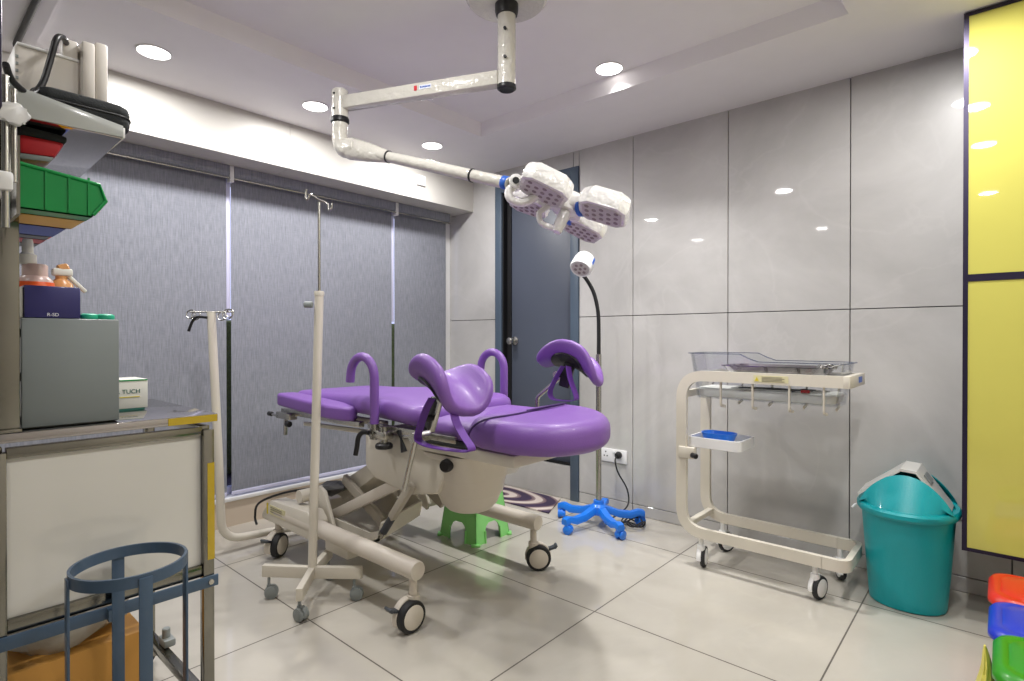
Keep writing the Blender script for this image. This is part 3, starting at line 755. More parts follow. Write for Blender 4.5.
# far-side handle and near-side hook handles
def hook(y, xb, zb, ztop, xt, nm='hand_grip'):
    r_ = (xb-xt)/2; cx = (xb+xt)/2
    pts = [(xb, y, zb), (xb, y, (zb+ztop-r_)/2), (xb, y, ztop-r_)]
    for k in range(1, 13):
        a = PI*k/12*.97; pts.append((cx+r_*math.cos(a), y, ztop-r_+r_*math.sin(a)))
    pts.append((xt-.004, y, ztop-r_-.025))
    bm = BM(); tube(bm, pts, .0195, 18); g_ = obj(nm, bm, 'purple', bed)
    bm = BM(); cyl(bm, (xb, y, zb-.06), (xb, y, zb+.005), .02, 18); obj('chrome_post', bm, 'chrome', g_)
    return g_
hook(1.40, -2.022, .745, 1.036, -2.205); hook(2.05, -1.862, .79, 1.046, -2.022)
bm = BM(); box(bm, (-2.05, 1.385, .69), (-1.93, 1.435, .725), .008); cyl(bm, (-1.96, 1.405, .665), (-1.96, 1.405, .745), .016, 16); cl = obj('rail_clamp', bm, 'chrome', bed)
bm = BM(); lathe(bm, [(0, 0), (.034, 0), (.037, .005), (.037, .016), (.03, .022), (0, .022)], (-1.96, 1.405, .652), n=20); obj('clamp_knob', bm, 'black', cl)
bm = BM(); tube(bm, smooth_path([(-2.02, 1.37, .715), (-2.05, 1.36, .715), (-2.075, 1.355, .69), (-2.078, 1.35, .65), (-2.082, 1.345, .615)], 5), .0105, 12); obj('clamp_lever', bm, 'black', cl)
bm = BM(); tube(bm, [(-1.79, 1.37, .725), (-1.71, 1.37, .735), (-1.66, 1.37, .74)], .008, 10); cyl(bm, (-1.70, 1.345, .735), (-1.70, 1.43, .735), .02, 16); c2 = obj('rail_clamp', bm, 'chrome', bed)
bm = BM(); tube(bm, [(-1.80, 1.36, .75), (-1.785, 1.36, .72), (-1.765, 1.36, .67)], .009, 10, scale=[1.3, .5, 1.5]); obj('clamp_lever', bm, 'black', c2)
# head-end clamp
bm = BM(); box(bm, (-2.95, 1.41, .685), (-2.80, 1.46, .72), .006); tube(bm, [(-3.03, 1.42, .70), (-2.9, 1.42, .695)], .007, 10); beam(bm, (-2.87, 1.43, .72), (-2.87, 1.425, .60), .018, .018, .004)
box(bm, (-2.95, 1.44, .708), (-2.2, 1.47, .735), .003); hc_ = obj('arm_pad_clamp', bm, 'chrome', bed)
bm = BM(); cyl(bm, (-3.045, 1.42, .70), (-3.01, 1.42, .70), .013, 14, .003); cyl(bm, (-2.83, 1.415, .665), (-2.80, 1.415, .665), .016, 14, .003); obj('knob', bm, 'black', hc_)
bm = BM(); beam(bm, (-2.8, 1.5, .66), (-2.2, 1.5, .68), .02, .02, .003); obj('head_rail', bm, 'cream', bed)
# knee troughs: saddle cushions
def trough(c, yaw, pitch, roll, hl, hw, up_, dn_, th=.036):
    R = Matrix.Rotation(yaw, 3, 'Z') @ Matrix.Rotation(pitch, 3, 'Y') @ Matrix.Rotation(roll, 3, 'X'); c = V(c)
    N_ = 18; e = 3.3
    def S(a, b):   # a, b in -1..1 on the disc -> centre surface
        x, y = a*hl, b*hw
        y = hw*math.sin(b*1.25)/math.sin(1.25)
        return V((x, y, up_*(abs(b)**2.5)-dn_*a*a))
    def nrm(a, b):
        h = 1e-3; n_ = (S(a+h, b)-S(a-h, b)).cross(S(a, b+h)-S(a, b-h)); return n_.normalized()
    bm = BM(); n = 44; rings = []
    def ring(s, off):
        out = []
        for k in range(n):
            t = 2*PI*k/n; ct, st = math.cos(t), math.sin(t)
            a = s*math.copysign(abs(ct)**(2/e), ct); b = s*math.copysign(abs(st)**(2/e), st)
            out.append(c+R @ (S(a, b)+nrm(a, b)*off))
        return out
    for s in (.06, .25, .45, .62, .78, .88): rings.append(ring(s, -th/2))
    for k in range(1, 8):
        a = -PI/2+PI*k/8; rings.append(ring(.9+.1*math.cos(a), th/2*math.sin(a)))
    for s in (.88, .78, .62, .45, .25, .06): rings.append(ring(s, th/2))
    loft(bm, rings); t_ = obj('knee_support', bm, 'purple', bed, sharp=70)
    bm = BM(); loft(bm, [ring(s, -th/2-.002) for s in (.05, .3, .5, .62)]+[ring(s, -th/2-.008) for s in (.6, .4, .05)])
    obj('support_shell', bm, 'black', t_)
    return t_, c, R
tr1, c1, R1 = trough((-1.45, 1.305, .945), math.radians(-6), math.radians(26), math.radians(-12), .132, .12, .095, .03, .042)
tr2, c2_, R2 = trough((-1.50, 2.13, 1.01), math.radians(8), math.radians(16), math.radians(-22), .16, .095, .07, .065)
bm = BM(); tube(bm, rounded([(-1.766, 1.36, .52), (-1.69, 1.36, .74), (-1.655, 1.36, .81), (-1.55, 1.34, .85)], .03, 5), .0105, 12); rd = obj('knee_support_rod', bm, 'chrome', bed)
bm = BM(); beam(bm, (-1.585, 1.335, .79), (-1.525, 1.32, .90), .03, .04, .005); obj('tilt_bracket', bm, 'black', rd)
bm = BM(); beam(bm, (-1.565, 1.33, .78), (-1.50, 1.315, .90), .018, .022, .003); obj('bracket_plate', bm, 'chrome', rd)
bm = BM(); cyl(bm, (-1.55, 1.27, .83), (-1.55, 1.33, .83), .014, 14, .003); obj('bracket_knob', bm, 'black', rd)
bm = BM(); tube(bm, rounded([(-1.69, 2.1, .60), (-1.69, 2.1, .83), (-1.55, 2.1, .935)], .02, 5), .0105, 12); rd2 = obj('knee_support_rod', bm, 'chrome', bed)
bm = BM(); beam(bm, (-1.53, 2.1, .89), (-1.50, 2.11, 1.01), .03, .05, .005); obj('tilt_bracket', bm, 'black', rd2)
bm = BM(); cyl(bm, (-1.545, 2.05, .95), (-1.545, 2.11, .95), .016, 14, .003); obj('bracket_knob', bm, 'chrome', rd2)
def ribbon(pts, w, m, nm, par, up=None, n=8):
    bm = BM(); sweep(bm, smooth_path(pts, n), rect(.003, w), up=(0, 1, 0)); return obj(nm, bm, m, par)
ribbon([(-1.48, 1.26, .91), (-1.50, 1.25, .87), (-1.53, 1.25, .81), (-1.545, 1.25, .77), (-1.525, 1.25, .752), (-1.45, 1.25, .745), (-1.30, 1.25, .752), (-1.275, 1.25, .765), (-1.31, 1.25, .80), (-1.345, 1.25, .84), (-1.36, 1.25, .88)], .034, 'purple_d', 'leg_strap', tr1, up=(.3, 1, 0))
ribbon([(-1.50, 2.05, .99), (-1.535, 2.04, .93), (-1.565, 2.04, .87), (-1.55, 2.04, .84), (-1.50, 2.04, .835), (-1.43, 2.04, .84), (-1.42, 2.04, .86), (-1.45, 2.04, .93), (-1.47, 2.05, .99)], .036, 'purple_d', 'leg_strap', tr2, up=(.3, 1, 0))

# bundled bag and cable on the bed's base
bm = BM(); rings = []
for k in range(7):
    t = k/6; s = math.sin(PI*(.08+.84*t))
    rings.append([V((-2.70+.26*t, 1.52+.055*s*math.cos(a*PI/6), .325+.05*t+.035*s*math.sin(a*PI/6)*(1+.25*math.sin(a*2+k)))) for a in range(12)])
loft(bm, rings); tag(obj('foot_switch', bm, 'foil', loc=(-2.57, 1.52, .3)), 'dark grey wrapped foot switch lying on the head end of the bed base', 'foot switch')
bm = BM(); tube(bm, smooth_path([(-2.60, 1.46, .36), (-2.74, 1.36, .33), (-2.90, 1.30, .26), (-2.95, 1.30, .18), (-2.93, 1.30, .14)], 8), .006, 8)
tag(obj('foot_switch_cable', bm, 'black', loc=(-2.8, 1.4, .3)), 'black cable looping over the cream head end of the bed base', 'cable')

# ================================================================== DRIP STANDS
iv = thing('drip_stand', (-2.222, 1.222, 0), 'cream drip stand with four small grey castors standing in front of the bed', 'drip stand')
bm = BM(); c0 = V((-2.222, 1.222, 0))
for p in ((-2.372, 1.098), (-1.945+-.12, 1.085), (-2.065, 1.342), (-2.345, 1.372)):
    q = V((p[0], p[1], .118)); d = (q-V((c0.x, c0.y, .118))).normalized()
    beam(bm, V((c0.x, c0.y, .113))-d*.01, q+d*.02, .026, .05, .003)
obj('cross_base', bm, 'cream', iv)
pt = V((-2.206, 1.248, 1.311))
bm = BM(); cyl(bm, c0+V((0, 0, .12)), pt, .0185, 20); po = obj('pole', bm, 'cream', iv)
bm = BM(); lathe(bm, [(.0205, -.012), (.0215, 0), (.0195, .008), (0, .01)], pt); kn = obj('pole_cap', bm, 'cream', po)
bm = BM(); cyl(bm, pt+V((-.02, -.02, -.05)), pt+V((-.045, -.045, -.05)), .014, 14, .003); obj('height_knob', bm, 'greyplastic', po)
bm = BM(); rt_ = pt+V((0, 0, .39)); cyl(bm, pt, rt_, .006, 12); ro = obj('telescopic_rod', bm, 'chrome', iv)
hk = [rt_+RT*-.055+UP*.055+FW*0, rt_+RT*-.058+UP*.02, rt_+RT*-.048+UP*.012, rt_+RT*-.036+UP*.032, rt_+RT*0+UP*0.01, rt_+RT*.035+UP*-.005, rt_+RT*.04+UP*-.03, rt_+RT*.052+UP*-.028, rt_+RT*.056+UP*-.004]
bm = BM(); tube(bm, smooth_path(hk, 5), .0045, 10); obj('bag_hook', bm, 'chrome', iv)
for p, yw in (((-2.364, 1.1), 20), ((-2.09, 1.094), -30), ((-2.077, 1.335), 10), ((-2.335, 1.365), 60)):
    caster(iv, p[0], p[1], .027, .036, math.radians(yw-50), .1, 'greyplastic', 'greyplastic', 'greyplastic', .006, twin=True)

iv2 = thing('bent_tube_drip_stand', (-3.02, 1.15, 0), 'tall cream pole with double-ring hanger and black lever, its foot bending along the floor', 'drip stand')
bx2 = V((-3.02, 1.131, 0))
def X2(dx_rt, z, dfw=0): return bx2+RT*dx_rt+FW*dfw+UP*z
b_top = V((-3.055, 1.125, 1.248))
bm = BM(); tube(bm, rounded([b_top, (-3.02, 1.15, .40), (-3.02, 1.16, .07), (-3.02, 1.45, .05), (-2.98, 1.60, .05)], .11, 8), .0205, 16); p2_ = obj('bent_pole', bm, 'cream', iv2)
bm = BM(); hb = b_top+UP*.004
tube(bm, [hb-RT*.11, hb+RT*.105], .004, 8)
for s, r_, dz, dr_ in ((-.105, .022, -.012, 0), (-.085, .022, -.02, .01), (.05, .022, -.022, .01), (.085, .026, -.012, 0), (.1, .02, -.008, -.01)):
    cc = hb+RT*s+UP*dz+FW*dr_; tube(bm, [cc+RT*r_*math.cos(2*PI*k/20)+UP*r_*math.sin(2*PI*k/20)+FW*.006*math.sin(2*PI*k/20) for k in range(20)], .003, 6, closed=True)
obj('ring_hanger', bm, 'chrome', iv2)
bm = BM(); tube(bm, smooth_path([hb+RT*-.01+UP*-.03-FW*.02, hb+RT*-.06+UP*-.028-FW*.02, hb+RT*-.085+UP*-.05-FW*.02, hb+RT*-.105+UP*-.10-FW*.02], 6), .007, 10, scale=None); obj('clamp_lever', bm, 'black', iv2)

# ================================================================== GREEN STOOL
st = thing('step_stool', (-2.255, 2.23, 0), 'bright green plastic stool on the floor behind the bed basin', 'stool')
bm = BM(); H_ = .30
x0, x1, y0, y1 = -2.40, -2.11, 2.10, 2.37
cx, cy = (x0+x1)/2, (y0+y1)/2
def lvl(t, ins=0.):  # t 0 floor .. 1 top
    k = 1-.24*t
    return [(cx+(x-cx)*k, cy+(y-cy)*k) for x, y in ((x1, y0), (x1, y1), (x0, y1), (x0, y0))]
def side(i_):
    # a wall with an arched cut-out, 8 mm thick
    a0, b0 = lvl(0)[i_], lvl(0)[(i_+1) % 4]; a1_, b1_ = lvl(1)[i_], lvl(1)[(i_+1) % 4]
    def P(s, t):
        p = V(lvl(t)[i_]).lerp(V(lvl(t)[(i_+1) % 4]), s); return V((p.x, p.y, H_*t))
    out = [P(0, 0), P(.27, 0), P(.27, .2), P(.32, .29), P(.40, .34), P(.60, .34), P(.68, .29), P(.73, .2), P(.73, 0), P(1, 0), P(1, 1), P(0, 1)]
    nrm_ = V(((b0[1]-a0[1]), -(b0[0]-a0[0]), 0)).normalized()
    left = [0, 1, 2, 3, 4, 5, 6, 7, 8, 9, 10, 11]
    v0 = [bm.verts.new(p) for p in out]; v1 = [bm.verts.new(p-nrm_*.006) for p in out]
    quads = [(0, 1, 2, 3, 4, 11), (4, 5, 10, 11), (5, 6, 7, 8, 9, 10)]
    for q in quads: bm.faces.new([v0[i] for i in q]); bm.faces.new([v1[i] for i in q])
    for i in range(12): bm.faces.new((v0[i], v0[(i+1) % 12], v1[(i+1) % 12], v1[i]))
    # raised ribs along the leg edges
    for s in (.27, .73):
        pts = [P(s, 0)+nrm_*.004, P(s, .22)+nrm_*.004]; tube(bm, pts, .005, 8)
for i_ in range(4): side(i_)
obj('stool_body', bm, 'green', st)
bm = BM(); tp = lvl(1); prism(bm, [(p[0], p[1], H_-.006) for p in pathround([tuple(cx_+(1.06 if 0 else 1)*0 for cx_ in p) for p in tp], .02, 4)], (0, 0, .02), .006); obj('stool_top', bm, 'green', st)
k = lvl(0)
for i_ in range(4):
    p = V((k[i_][0], k[i_][1], 0)); q = V((cx, cy, 0)); d = (p-q).normalized()
    bm = BM(); beam(bm, p-d*.012+UP*.006, p+d*.012+UP*.006, .05, .012, .003); obj('stool_foot', bm, 'green', st)

# ================================================================== EXAM LAMP ON BLUE BASE
lx, ly = -1.81, 2.834
el = thing('examination_lamp', (lx, ly, 0), 'gooseneck examination lamp with white round head and bright blue five-leg base', 'floor lamp')
bm = BM(); ang0 = math.atan2(2.616-ly, -1.859-lx)
foot = []
for k in range(5):
    a = ang0+k*2*PI/5; d = V((math.cos(a), math.sin(a), 0)); s_ = V((-d.y, d.x, 0)); c = V((lx, ly, 0))
    L_ = .255
    prof = [(0.0, .115, .06), (.05, .11, .055), (.12, .085, .05), (.19, .078, .044), (.235, .09, .045), (L_, .088, .05), (L_+.018, .082, .046)]
    rings = []
    for r_, z, w in prof:
        h = .034 if r_ < .2 else .03
        rings.append([c+d*r_+s_*(w/2)+UP*(z-h*.4), c+d*r_+s_*(w*.36)+UP*(z+.004), c+d*r_-s_*(w*.36)+UP*(z+.004), c+d*r_-s_*(w/2)+UP*(z-h*.4), c+d*r_-s_*(w*.45)+UP*(z-h), c+d*r_+s_*(w*.45)+UP*(z-h)])
    loft(bm, rings); foot.append((c+d*L_, a))
lathe(bm, [(.05, .07), (.05, .115), (.032, .13), (.03, .15), (0, .15)], (lx, ly, 0)); obj('star_base', bm, 'bluep', el)
for p, a in foot: caster(el, p.x, p.y, .026, .042, a+.5, .07, 'bluep', 'bluep', 'bluep', .007, twin=True)
bm = BM(); cyl(bm, (lx, ly, .14), (lx, ly, 1.02), .0165, 20); po = obj('pole', bm, 'chrome', el)
bm = BM(); cyl(bm, (lx, ly, .475), (lx, ly, .50), .0195, 18); obj('blue_collar', bm, 'bluep', po)
bm = BM(); cyl(bm, (lx, ly, 1.01), (lx, ly, 1.06), .012, 12); 
tube(bm, smooth_path([(lx, ly, 1.05), (lx, ly, 1.15), (lx-.002, ly-.005, 1.27), (lx-.02, ly-.02, 1.38), (lx-.05, ly-.05, 1.46), (lx-.085, ly-.08, 1.515)], 8), .0115, 14); obj('gooseneck', bm, 'black', el)
hd = (V((.08, -.60, -.62))).normalized(); hp_ = V((lx-.06, ly-.045, 1.60))
bm = BM(); lathe(bm, [(0, -.005), (.04, -.002), (.056, .012), (.062, .04), (.066, .10), (.06, .112), (.052, .108), (0, .108)], hp_, hd, 28); lh = obj('lamp_head', bm, 'white', el)
bm = BM(); ca = hp_+hd*.109; lathe(bm, [(0, 0), (.05, 0), (.05, .002), (0, .002)], ca, hd, 28); obj('lamp_face', bm, 'ledface', lh)
u_ = hd.cross(UP).normalized(); w_ = hd.cross(u_)
bm = BM()
for k in range(7):
    r_ = 0 if k == 6 else .031; q = ca+hd*.002+u_*r_*math.cos(k*PI/3)+w_*r_*math.sin(k*PI/3)
    lathe(bm, [(0, 0), (.0095, 0), (.0095, .002), (0, .002)], q, hd, 12)
obj('led_lens', bm, 'leddots', lh)
bm = BM(); q = hp_+hd*.05+RT*.055-FW*.032; decal(bm, q, hd, (UP-hd*UP.dot(hd)), .05, .018, .002); obj('blue_sticker', bm, 'bluelabel', lh)
bm = BM(); tube(bm, smooth_path([(-1.845, YB-.02, .362), (-1.84, YB-.07, .345), (-1.82, YB-.07, .27), (-1.76, YB-.06, .17), (-1.74, YB-.09, .08), (-1.77, YB-.2, .03), (-1.80, YB-.25, .02)], 8), .005, 8)
cb = thing('lamp_cable', (-1.8, 3.05, 0), 'black power lead hanging from the wall socket and coiled beside the blue base', 'cable')
obj('lead', bm, 'black', cb)
bm = BM(); lathe(bm, [(.021, 0), (.024, .01), (.019, .028), (.008, .034), (0, .034)], (-1.845, YB-.011, .366), (0, -1, 0), 14); obj('plug', bm, 'black', cb)
bm = BM()
for k in range(3):
    c = V((-1.66+.02*k, 2.98-.03*k, .014+.012*k)); tube(bm, [c+V(((.075-.012*k)*math.cos(2*PI*j/24), (.045+.01*k)*math.sin(2*PI*j/24), .01*math.sin(3*2*PI*j/24+k))) for j in range(24)], .0045, 6, closed=True)
obj('coil', bm, 'black', cb)

# ================================================================== BASSINET TROLLEY
tx0, tx1, ty0, ty1 = -1.19, -.478, 2.62, 2.915
tl = thing('bassinet_trolley', (-.83, 2.8, 0), 'cream tubular bassinet trolley on white castors against the grey tiles', 'trolley')
bm = BM(); zt_, zb_ = .935, .175
for y in (ty0, ty1):
    pts = rounded([(tx1, y, zt_), (tx0, y, zt_), (tx0, y, zb_), (tx1-.09, y, zb_)], .115, 10)
    sweep(bm, pts, rect(.05, .024), up=(0, 1, 0))
pts = rounded([(tx1-.092, ty0, zb_), (tx1+.0, ty0, zb_), (tx1+.0, ty1, zb_), (tx1-.092, ty1, zb_)], .088, 10)
sweep(bm, pts, rect(.024, .05), up=(0, 0, 1))
box(bm, (tx1-.014, ty0-.0132, zt_-.0262), (tx1+.012, ty1+.0132, zt_+.0262), .003)
beam(bm, (tx0+.03, ty0, zb_+.03), (tx0+.03, ty1, zb_+.03), .03, .025, .003); box(bm, (tx0-.0, ty0, zt_-.11), (tx0+.02, ty1, zt_-.075), .003)
tf = obj('trolley_frame', bm, 'cream', tl)
bm = BM(); box(bm, (tx1+.0122, ty1-.13, .925), (tx1+.0135, ty1-.06, .95)); obj('blue_sticker', bm, 'bluelabel', tf)
bm = BM(); box(bm, (-.845, ty0-.0135, .920), (-.70, ty0-.0122, .950)); lb = obj('instruction_label', bm, 'paleyellow', tf)
bm = BM(); prism(bm, [(-.84, ty0-.015, .925), (-.822, ty0-.015, .925), (-.831, ty0-.015, .943)], (0, .001, 0)); obj('warning_triangle', bm, 'yellowlabel', tf)
bm = BM()
for k in range(4): box(bm, (-.81, ty0-.0148, .924+.006*k), (-.715-.01*(k % 2), ty0-.0138, .9265+.006*k))
obj('label_print', bm, 'greyprint', tf)
for k, x in enumerate((-1.0, -.855, -.70, -.565)):
    bm = BM(); pts = rounded([(x, ty0+.004, .915), (x, ty0+.004, .80), (x, ty0+.06, .79)], .012, 4); sweep(bm, pts, rect(.013, .007)); obj('basket_hook', bm, 'cream', tl)
    bm = BM(); pts = rounded([(x, ty1-.004, .915), (x, ty1-.004, .80), (x, ty1-.06, .79)], .012, 4); sweep(bm, pts, rect(.013, .007)); obj('basket_hook', bm, 'cream', tl)
for p, yw in (((-1.10, 2.64), 12), ((-.60, 2.64), -15), ((-1.10, 2.915), -30), ((-.56, 2.915), 30)):
    caster(tl, p[0], p[1], .05, .034, math.radians(yw), .155, 'white', 'rubber', 'white', .012)
# side tray on the post, and its knob
bm = BM(); o_ = rrect(-1.037, 2.73, .258, .22, .03, 5); i_ = rrect(-1.037, 2.73, .24, .20, .022, 5)
loft(bm, [[V((x, y, .585)) for x, y in rrect(-1.037, 2.73, .245, .205, .03, 5)], [V((x, y, .588)) for x, y in o_], [V((x, y, .635)) for x, y in o_], [V((x, y, .635)) for x, y in i_], [V((x, y, .602)) for x, y in i_]])
tr_ = obj('side_tray', bm, 'white', tl)
bm = BM(); box(bm, (-1.20, 2.60, .53), (-1.12, 2.635, .585), .004); obj('tray_bracket', bm, 'cream', tr_)
bm = BM(); cyl(bm, (-1.13, 2.60, .55), (-1.10, 2.58, .55), .013, 14, .003); obj('tray_knob', bm, 'black', tr_)
bm = BM(); loft(bm, [[V((x, y, .604)) for x, y in rrect(-1.05, 2.735, .13, .09, .04, 6)], [V((x, y, .652)) for x, y in rrect(-1.05, 2.735, .17, .11, .05, 6)], [V((x, y, .652)) for x, y in rrect(-1.05, 2.735, .16, .10, .045, 6)], [V((x, y, .61)) for x, y in rrect(-1.05, 2.735, .12, .08, .035, 6)]])
tag(obj('kidney_dish', bm, 'bluep', loc=(-1.02, 2.76, .6)), 'small bright blue dish lying in the white side tray', 'dish')
# clear cot basket
bas = thing('bassinet', (-.83, 2.8, .8), 'clear acrylic bassinet tub hanging in the cream trolley frame', 'bassinet')
bm = BM(); bx0, bx1, by0, by1 = -1.175, -.492, 2.642, 2.895
zr = lambda x: 1.042 if x < -.915 else (1.008 if x > -.848 else 1.042-.034*(x+.915)/.067)
bot = rrect((bx0+bx1)/2, 2.768, bx1-bx0-.06, by1-by0-.03, .05, 6); N0 = len(bot)
mid = rrect((bx0+bx1)/2, 2.768, bx1-bx0, by1-by0, .05, 6)
T = .0035
def sc_(pl, d): 
    cx, cy = (bx0+bx1)/2, 2.768
    return [(cx+(x-cx)*(1-d/.33), cy+(y-cy)*(1-d/.15)) for x, y in pl]
def dense(pl, k=6):
    out = []
    for i in range(len(pl)):
        a, b = pl[i], pl[(i+1) % len(pl)]
        m_ = k if math.dist(a, b) > .1 else 1
        m_ = 14 if math.dist(a, b) > .4 else m_
        for j in range(m_): out.append((a[0]+(b[0]-a[0])*j/m_, a[1]+(b[1]-a[1])*j/m_))
    return out
bo, mi_ = dense(bot), dense(mid); bi, mii = [sc_([p], T)[0] for p in bo], [sc_([p], T)[0] for p in mi_]
loft(bm, [[V((x, y, .825)) for x, y in bo], [V((x, y, zr(x))) for x, y in mi_], [V((x, y, zr(x))) for x, y in mii], [V((x, y, .829)) for x, y in bi]])
tub = obj('clear_tub', bm, 'clear', bas, sharp=60)
bm = BM(); outr = dense(rrect((bx0+bx1)/2, 2.768, bx1-bx0+.022, by1-by0+.016, .06, 6))
loft(bm, [[V((x, y, zr(x)-.001)) for x, y in mii], [V((x, y, zr(x)-.001)) for x, y in outr], [V((x, y, zr(x)+.0025)) for x, y in outr], [V((x, y, zr(x)+.0025)) for x, y in mii], [V((x, y, zr(x)-.001)) for x, y in mii]], cap=False)
obj('rim', bm, 'clearedge', bas)
bm = BM(); loft(bm, [[V((x, y, z)) for x, y in rrect((bx0+bx1)/2, 2.768, w, h_, .05, 6)] for w, h_, z in ((.58, .19, .832), (.60, .21, .836), (.615, .215, .868), (.60, .205, .876))])
tag(obj('bassinet_mattress', bm, 'card', loc=(-.82, 2.8, .83)), 'thin white mattress pad lying inside the clear bassinet tub', 'mattress')
bm = BM(); rr_ = lambda w, h_, z: [V((x, y, z)) for x, y in rrect(-.79, 2.768, w, h_, .06, 6)]
loft(bm, [rr_(.42, .18, .955), rr_(.46, .22, .985), rr_(.475, .235, .985), rr_(.475, .235, .989), rr_(.455, .215, .989), rr_(.41, .17, .96)])
tag(obj('steel_dish', bm, 'mirror', loc=(-.79, 2.8, .95)), 'shallow polished steel tray resting across the inside of the bassinet', 'tray')
bm = BM(); tube(bm, smooth_path([(-.60, 2.74, .985), (-.57, 2.74, 1.0), (-.545, 2.76, .985)], 4), .006, 8); tube(bm, [(-.56, 2.73, .99), (-.52, 2.74, 1.005)], .004, 8); cyl(bm, (-.612, 2.74, .975), (-.60, 2.74, 1.0), .012, 12)
tag(obj('steel_clamp', bm, 'chrome', loc=(-.57, 2.74, .98)), 'small steel clamp on the end of the polished steel tray', 'clamp')
bm = BM(); tube(bm, smooth_path([(-.93, 2.66, .885), (-.78, 2.67, .89), (-.66, 2.67, .887), (-.62, 2.68, .888)], 5), .0035, 8); tube(bm, [(-.9, 2.68, .885), (-.66, 2.69, .885)], .003, 8); tube(bm, [(-.70, 2.655, .88), (-.66, 2.68, .892), (-.61, 2.69, .89)], .003, 8)
fo = obj('forceps', bm, 'charcoal', loc=(-.78, 2.67, .88)); tag(fo, 'thin dark steel forceps lying on the white bassinet mattress', 'forceps')
bm = BM(); box(bm, (-.665, 2.66, .878), (-.63, 2.68, .890), .003); obj('red_grip', bm, 'red', fo)
for nm in ():
    pass

# ================================================================== TEAL SWING BIN
bx, by = -.302, 2.875
sb = thing('swing_bin', (bx, by, 0), 'teal oval swing-top bin with greyish white flap beside the yellow cupboard', 'bin')
def orng(rx, ry, z, n=48, e=2.15, dx=0, dy=0): return [V((x+dx, y+dy, z)) for x, y in superell(bx, by, rx, ry, e, n)]
bm = BM(); loft(bm, [orng(.128, .115, .0), orng(.136, .122, .006), orng(.145, .138, .12), orng(.156, .17, .28), orng(.163, .196, .39), orng(.163, .196, .41), orng(.15, .185, .41), orng(.13, .12, .02)])
obj('bin_body', bm, 'teal', sb)
bm = BM(); loft(bm, [orng(.165, .20, .395), orng(.174, .21, .39), orng(.18, .218, .40), orng(.18, .218, .415), orng(.174, .21, .424), orng(.16, .197, .424), orng(.16, .197, .395)], cap=False); obj('bin_rim', bm, 'teal', sb)
# lid: two arched walls and a gabled flap between them
HZ = .135
def arch(t, ys, k=1.):
    x = bx+.162*math.cos(t)
    return V((x, by+ys, .42+HZ*((.5-.5*math.cos(2*t))**.85)*k))
bm = BM(); n = 30
for s in (-1, 1):
    A, B, C2 = [], [], []
    for k in range(n+1):
        t = PI*k/n
        A.append(V((bx+.165*math.cos(t), by+s*.2*math.sin(t), .42)))
        m_ = V((bx+.162*math.cos(t), by+s*(.105+.045*math.sin(t)), .42+HZ*.5*(.5-.5*math.cos(2*t)))); B.append(m_)
        C2.append(arch(t, s*.105))
    D2 = [p+V((0, -s*.006, -.002)) for p in C2]; E2 = [p+V((0, -s*.006, -.004)) for p in B]
    loft(bm, [A, B, C2, D2, E2], cap=False, closed_rings=False)
obj('lid', bm, 'teal', sb)
bm = BM(); f0 = by-.10; f1 = by+.10
prof = [(-.168, .012), (-.025, .148), (.03, .148), (.150, .0)]
prof_in = [(.145, -.008), (.028, .138), (-.023, .138), (-.163, .003)]
R_ = Matrix.Rotation(math.radians(4), 3, 'Y')
poly = [V((bx, f0, .43))+R_ @ V((a, 0, b)) for a, b in prof+prof_in]
prism(bm, poly, (0, f1-f0, 0)); fl = obj('flap', bm, mat('flap_plastic', (206, 206, 202), .4), sb, smooth=False)
bm = BM(); q = V((bx, by, .43))
prism(bm, [q+R_ @ V((.05, -.04, .126)), q+R_ @ V((.05, .04, .126)), q+R_ @ V((.075, .04, .096)), q+R_ @ V((.075, -.04, .096))], (.004, 0, .004)); obj('flap_recess', bm, 'greyplastic', fl)
bm = BM()
for s in (-1, 1):
    bm = BM(); tube(bm, [(bx+s*.17, by+.0, .385), (bx+s*.19, by-.01, .378), (bx+s*.20, by-.02, .365)], .005, 8); obj('handle_clip', bm, 'white', sb)

# ================================================================== PEDAL BINS (right edge)
def pedal_bin(x0, y0, y1, zt, m, label):
    w = .27; cx = x0+w/2; cy = (y0+y1)/2; d = y1-y0
    t = thing('pedal_bin', (cx, cy, 0), label, 'bin', 'coloured waste bins on the floor')
    rr2 = lambda wi, r, z: [V((x, y, z)) for x, y in rrect(cx, cy, w-wi, d-wi, r, 6)]
    bm = BM(); loft(bm, [rr2(.05, .03, 0), rr2(.045, .03, .01), rr2(.024, .04, zt-.045), rr2(.024, .04, zt-.032), rr2(.05, .03, zt-.032), rr2(.07, .03, .02)]); obj('bin_body', bm, m, t)
    bm = BM(); loft(bm, [rr2(.01, .055, zt-.036), rr2(.0, .055, zt-.032), rr2(.0, .055, zt-.02), rr2(.018, .055, zt-.006), rr2(.05, .05, zt-.002), rr2(.062, .05, zt-.006), rr2(.075, .05, zt-.001), rr2(.15, .05, zt+.005), rr2(.24, .01, zt+.006)]); obj('bin_lid', bm, m, t, sharp=60)
    bm = BM(); beam(bm, (x0+w-.06, cy, .02), (x0+w+.025, cy, .02), .07, .014, .004); obj('pedal', bm, 'black', t)
    return t
pedal_bin(-.035, 2.285, 2.565, .315, 'lid_red', 'red waste bin with a rounded lid, furthest from the camera, under the yellow cupboard')
pedal_bin(-.03, 1.99, 2.265, .325, 'lid_blue', 'blue waste bin with a rounded lid between the red and the green bins')
pedal_bin(-.018, 1.70, 1.975, .345, 'lid_green', 'green waste bin with a rounded lid at the corner of the picture')
bm = BM(); rings = []
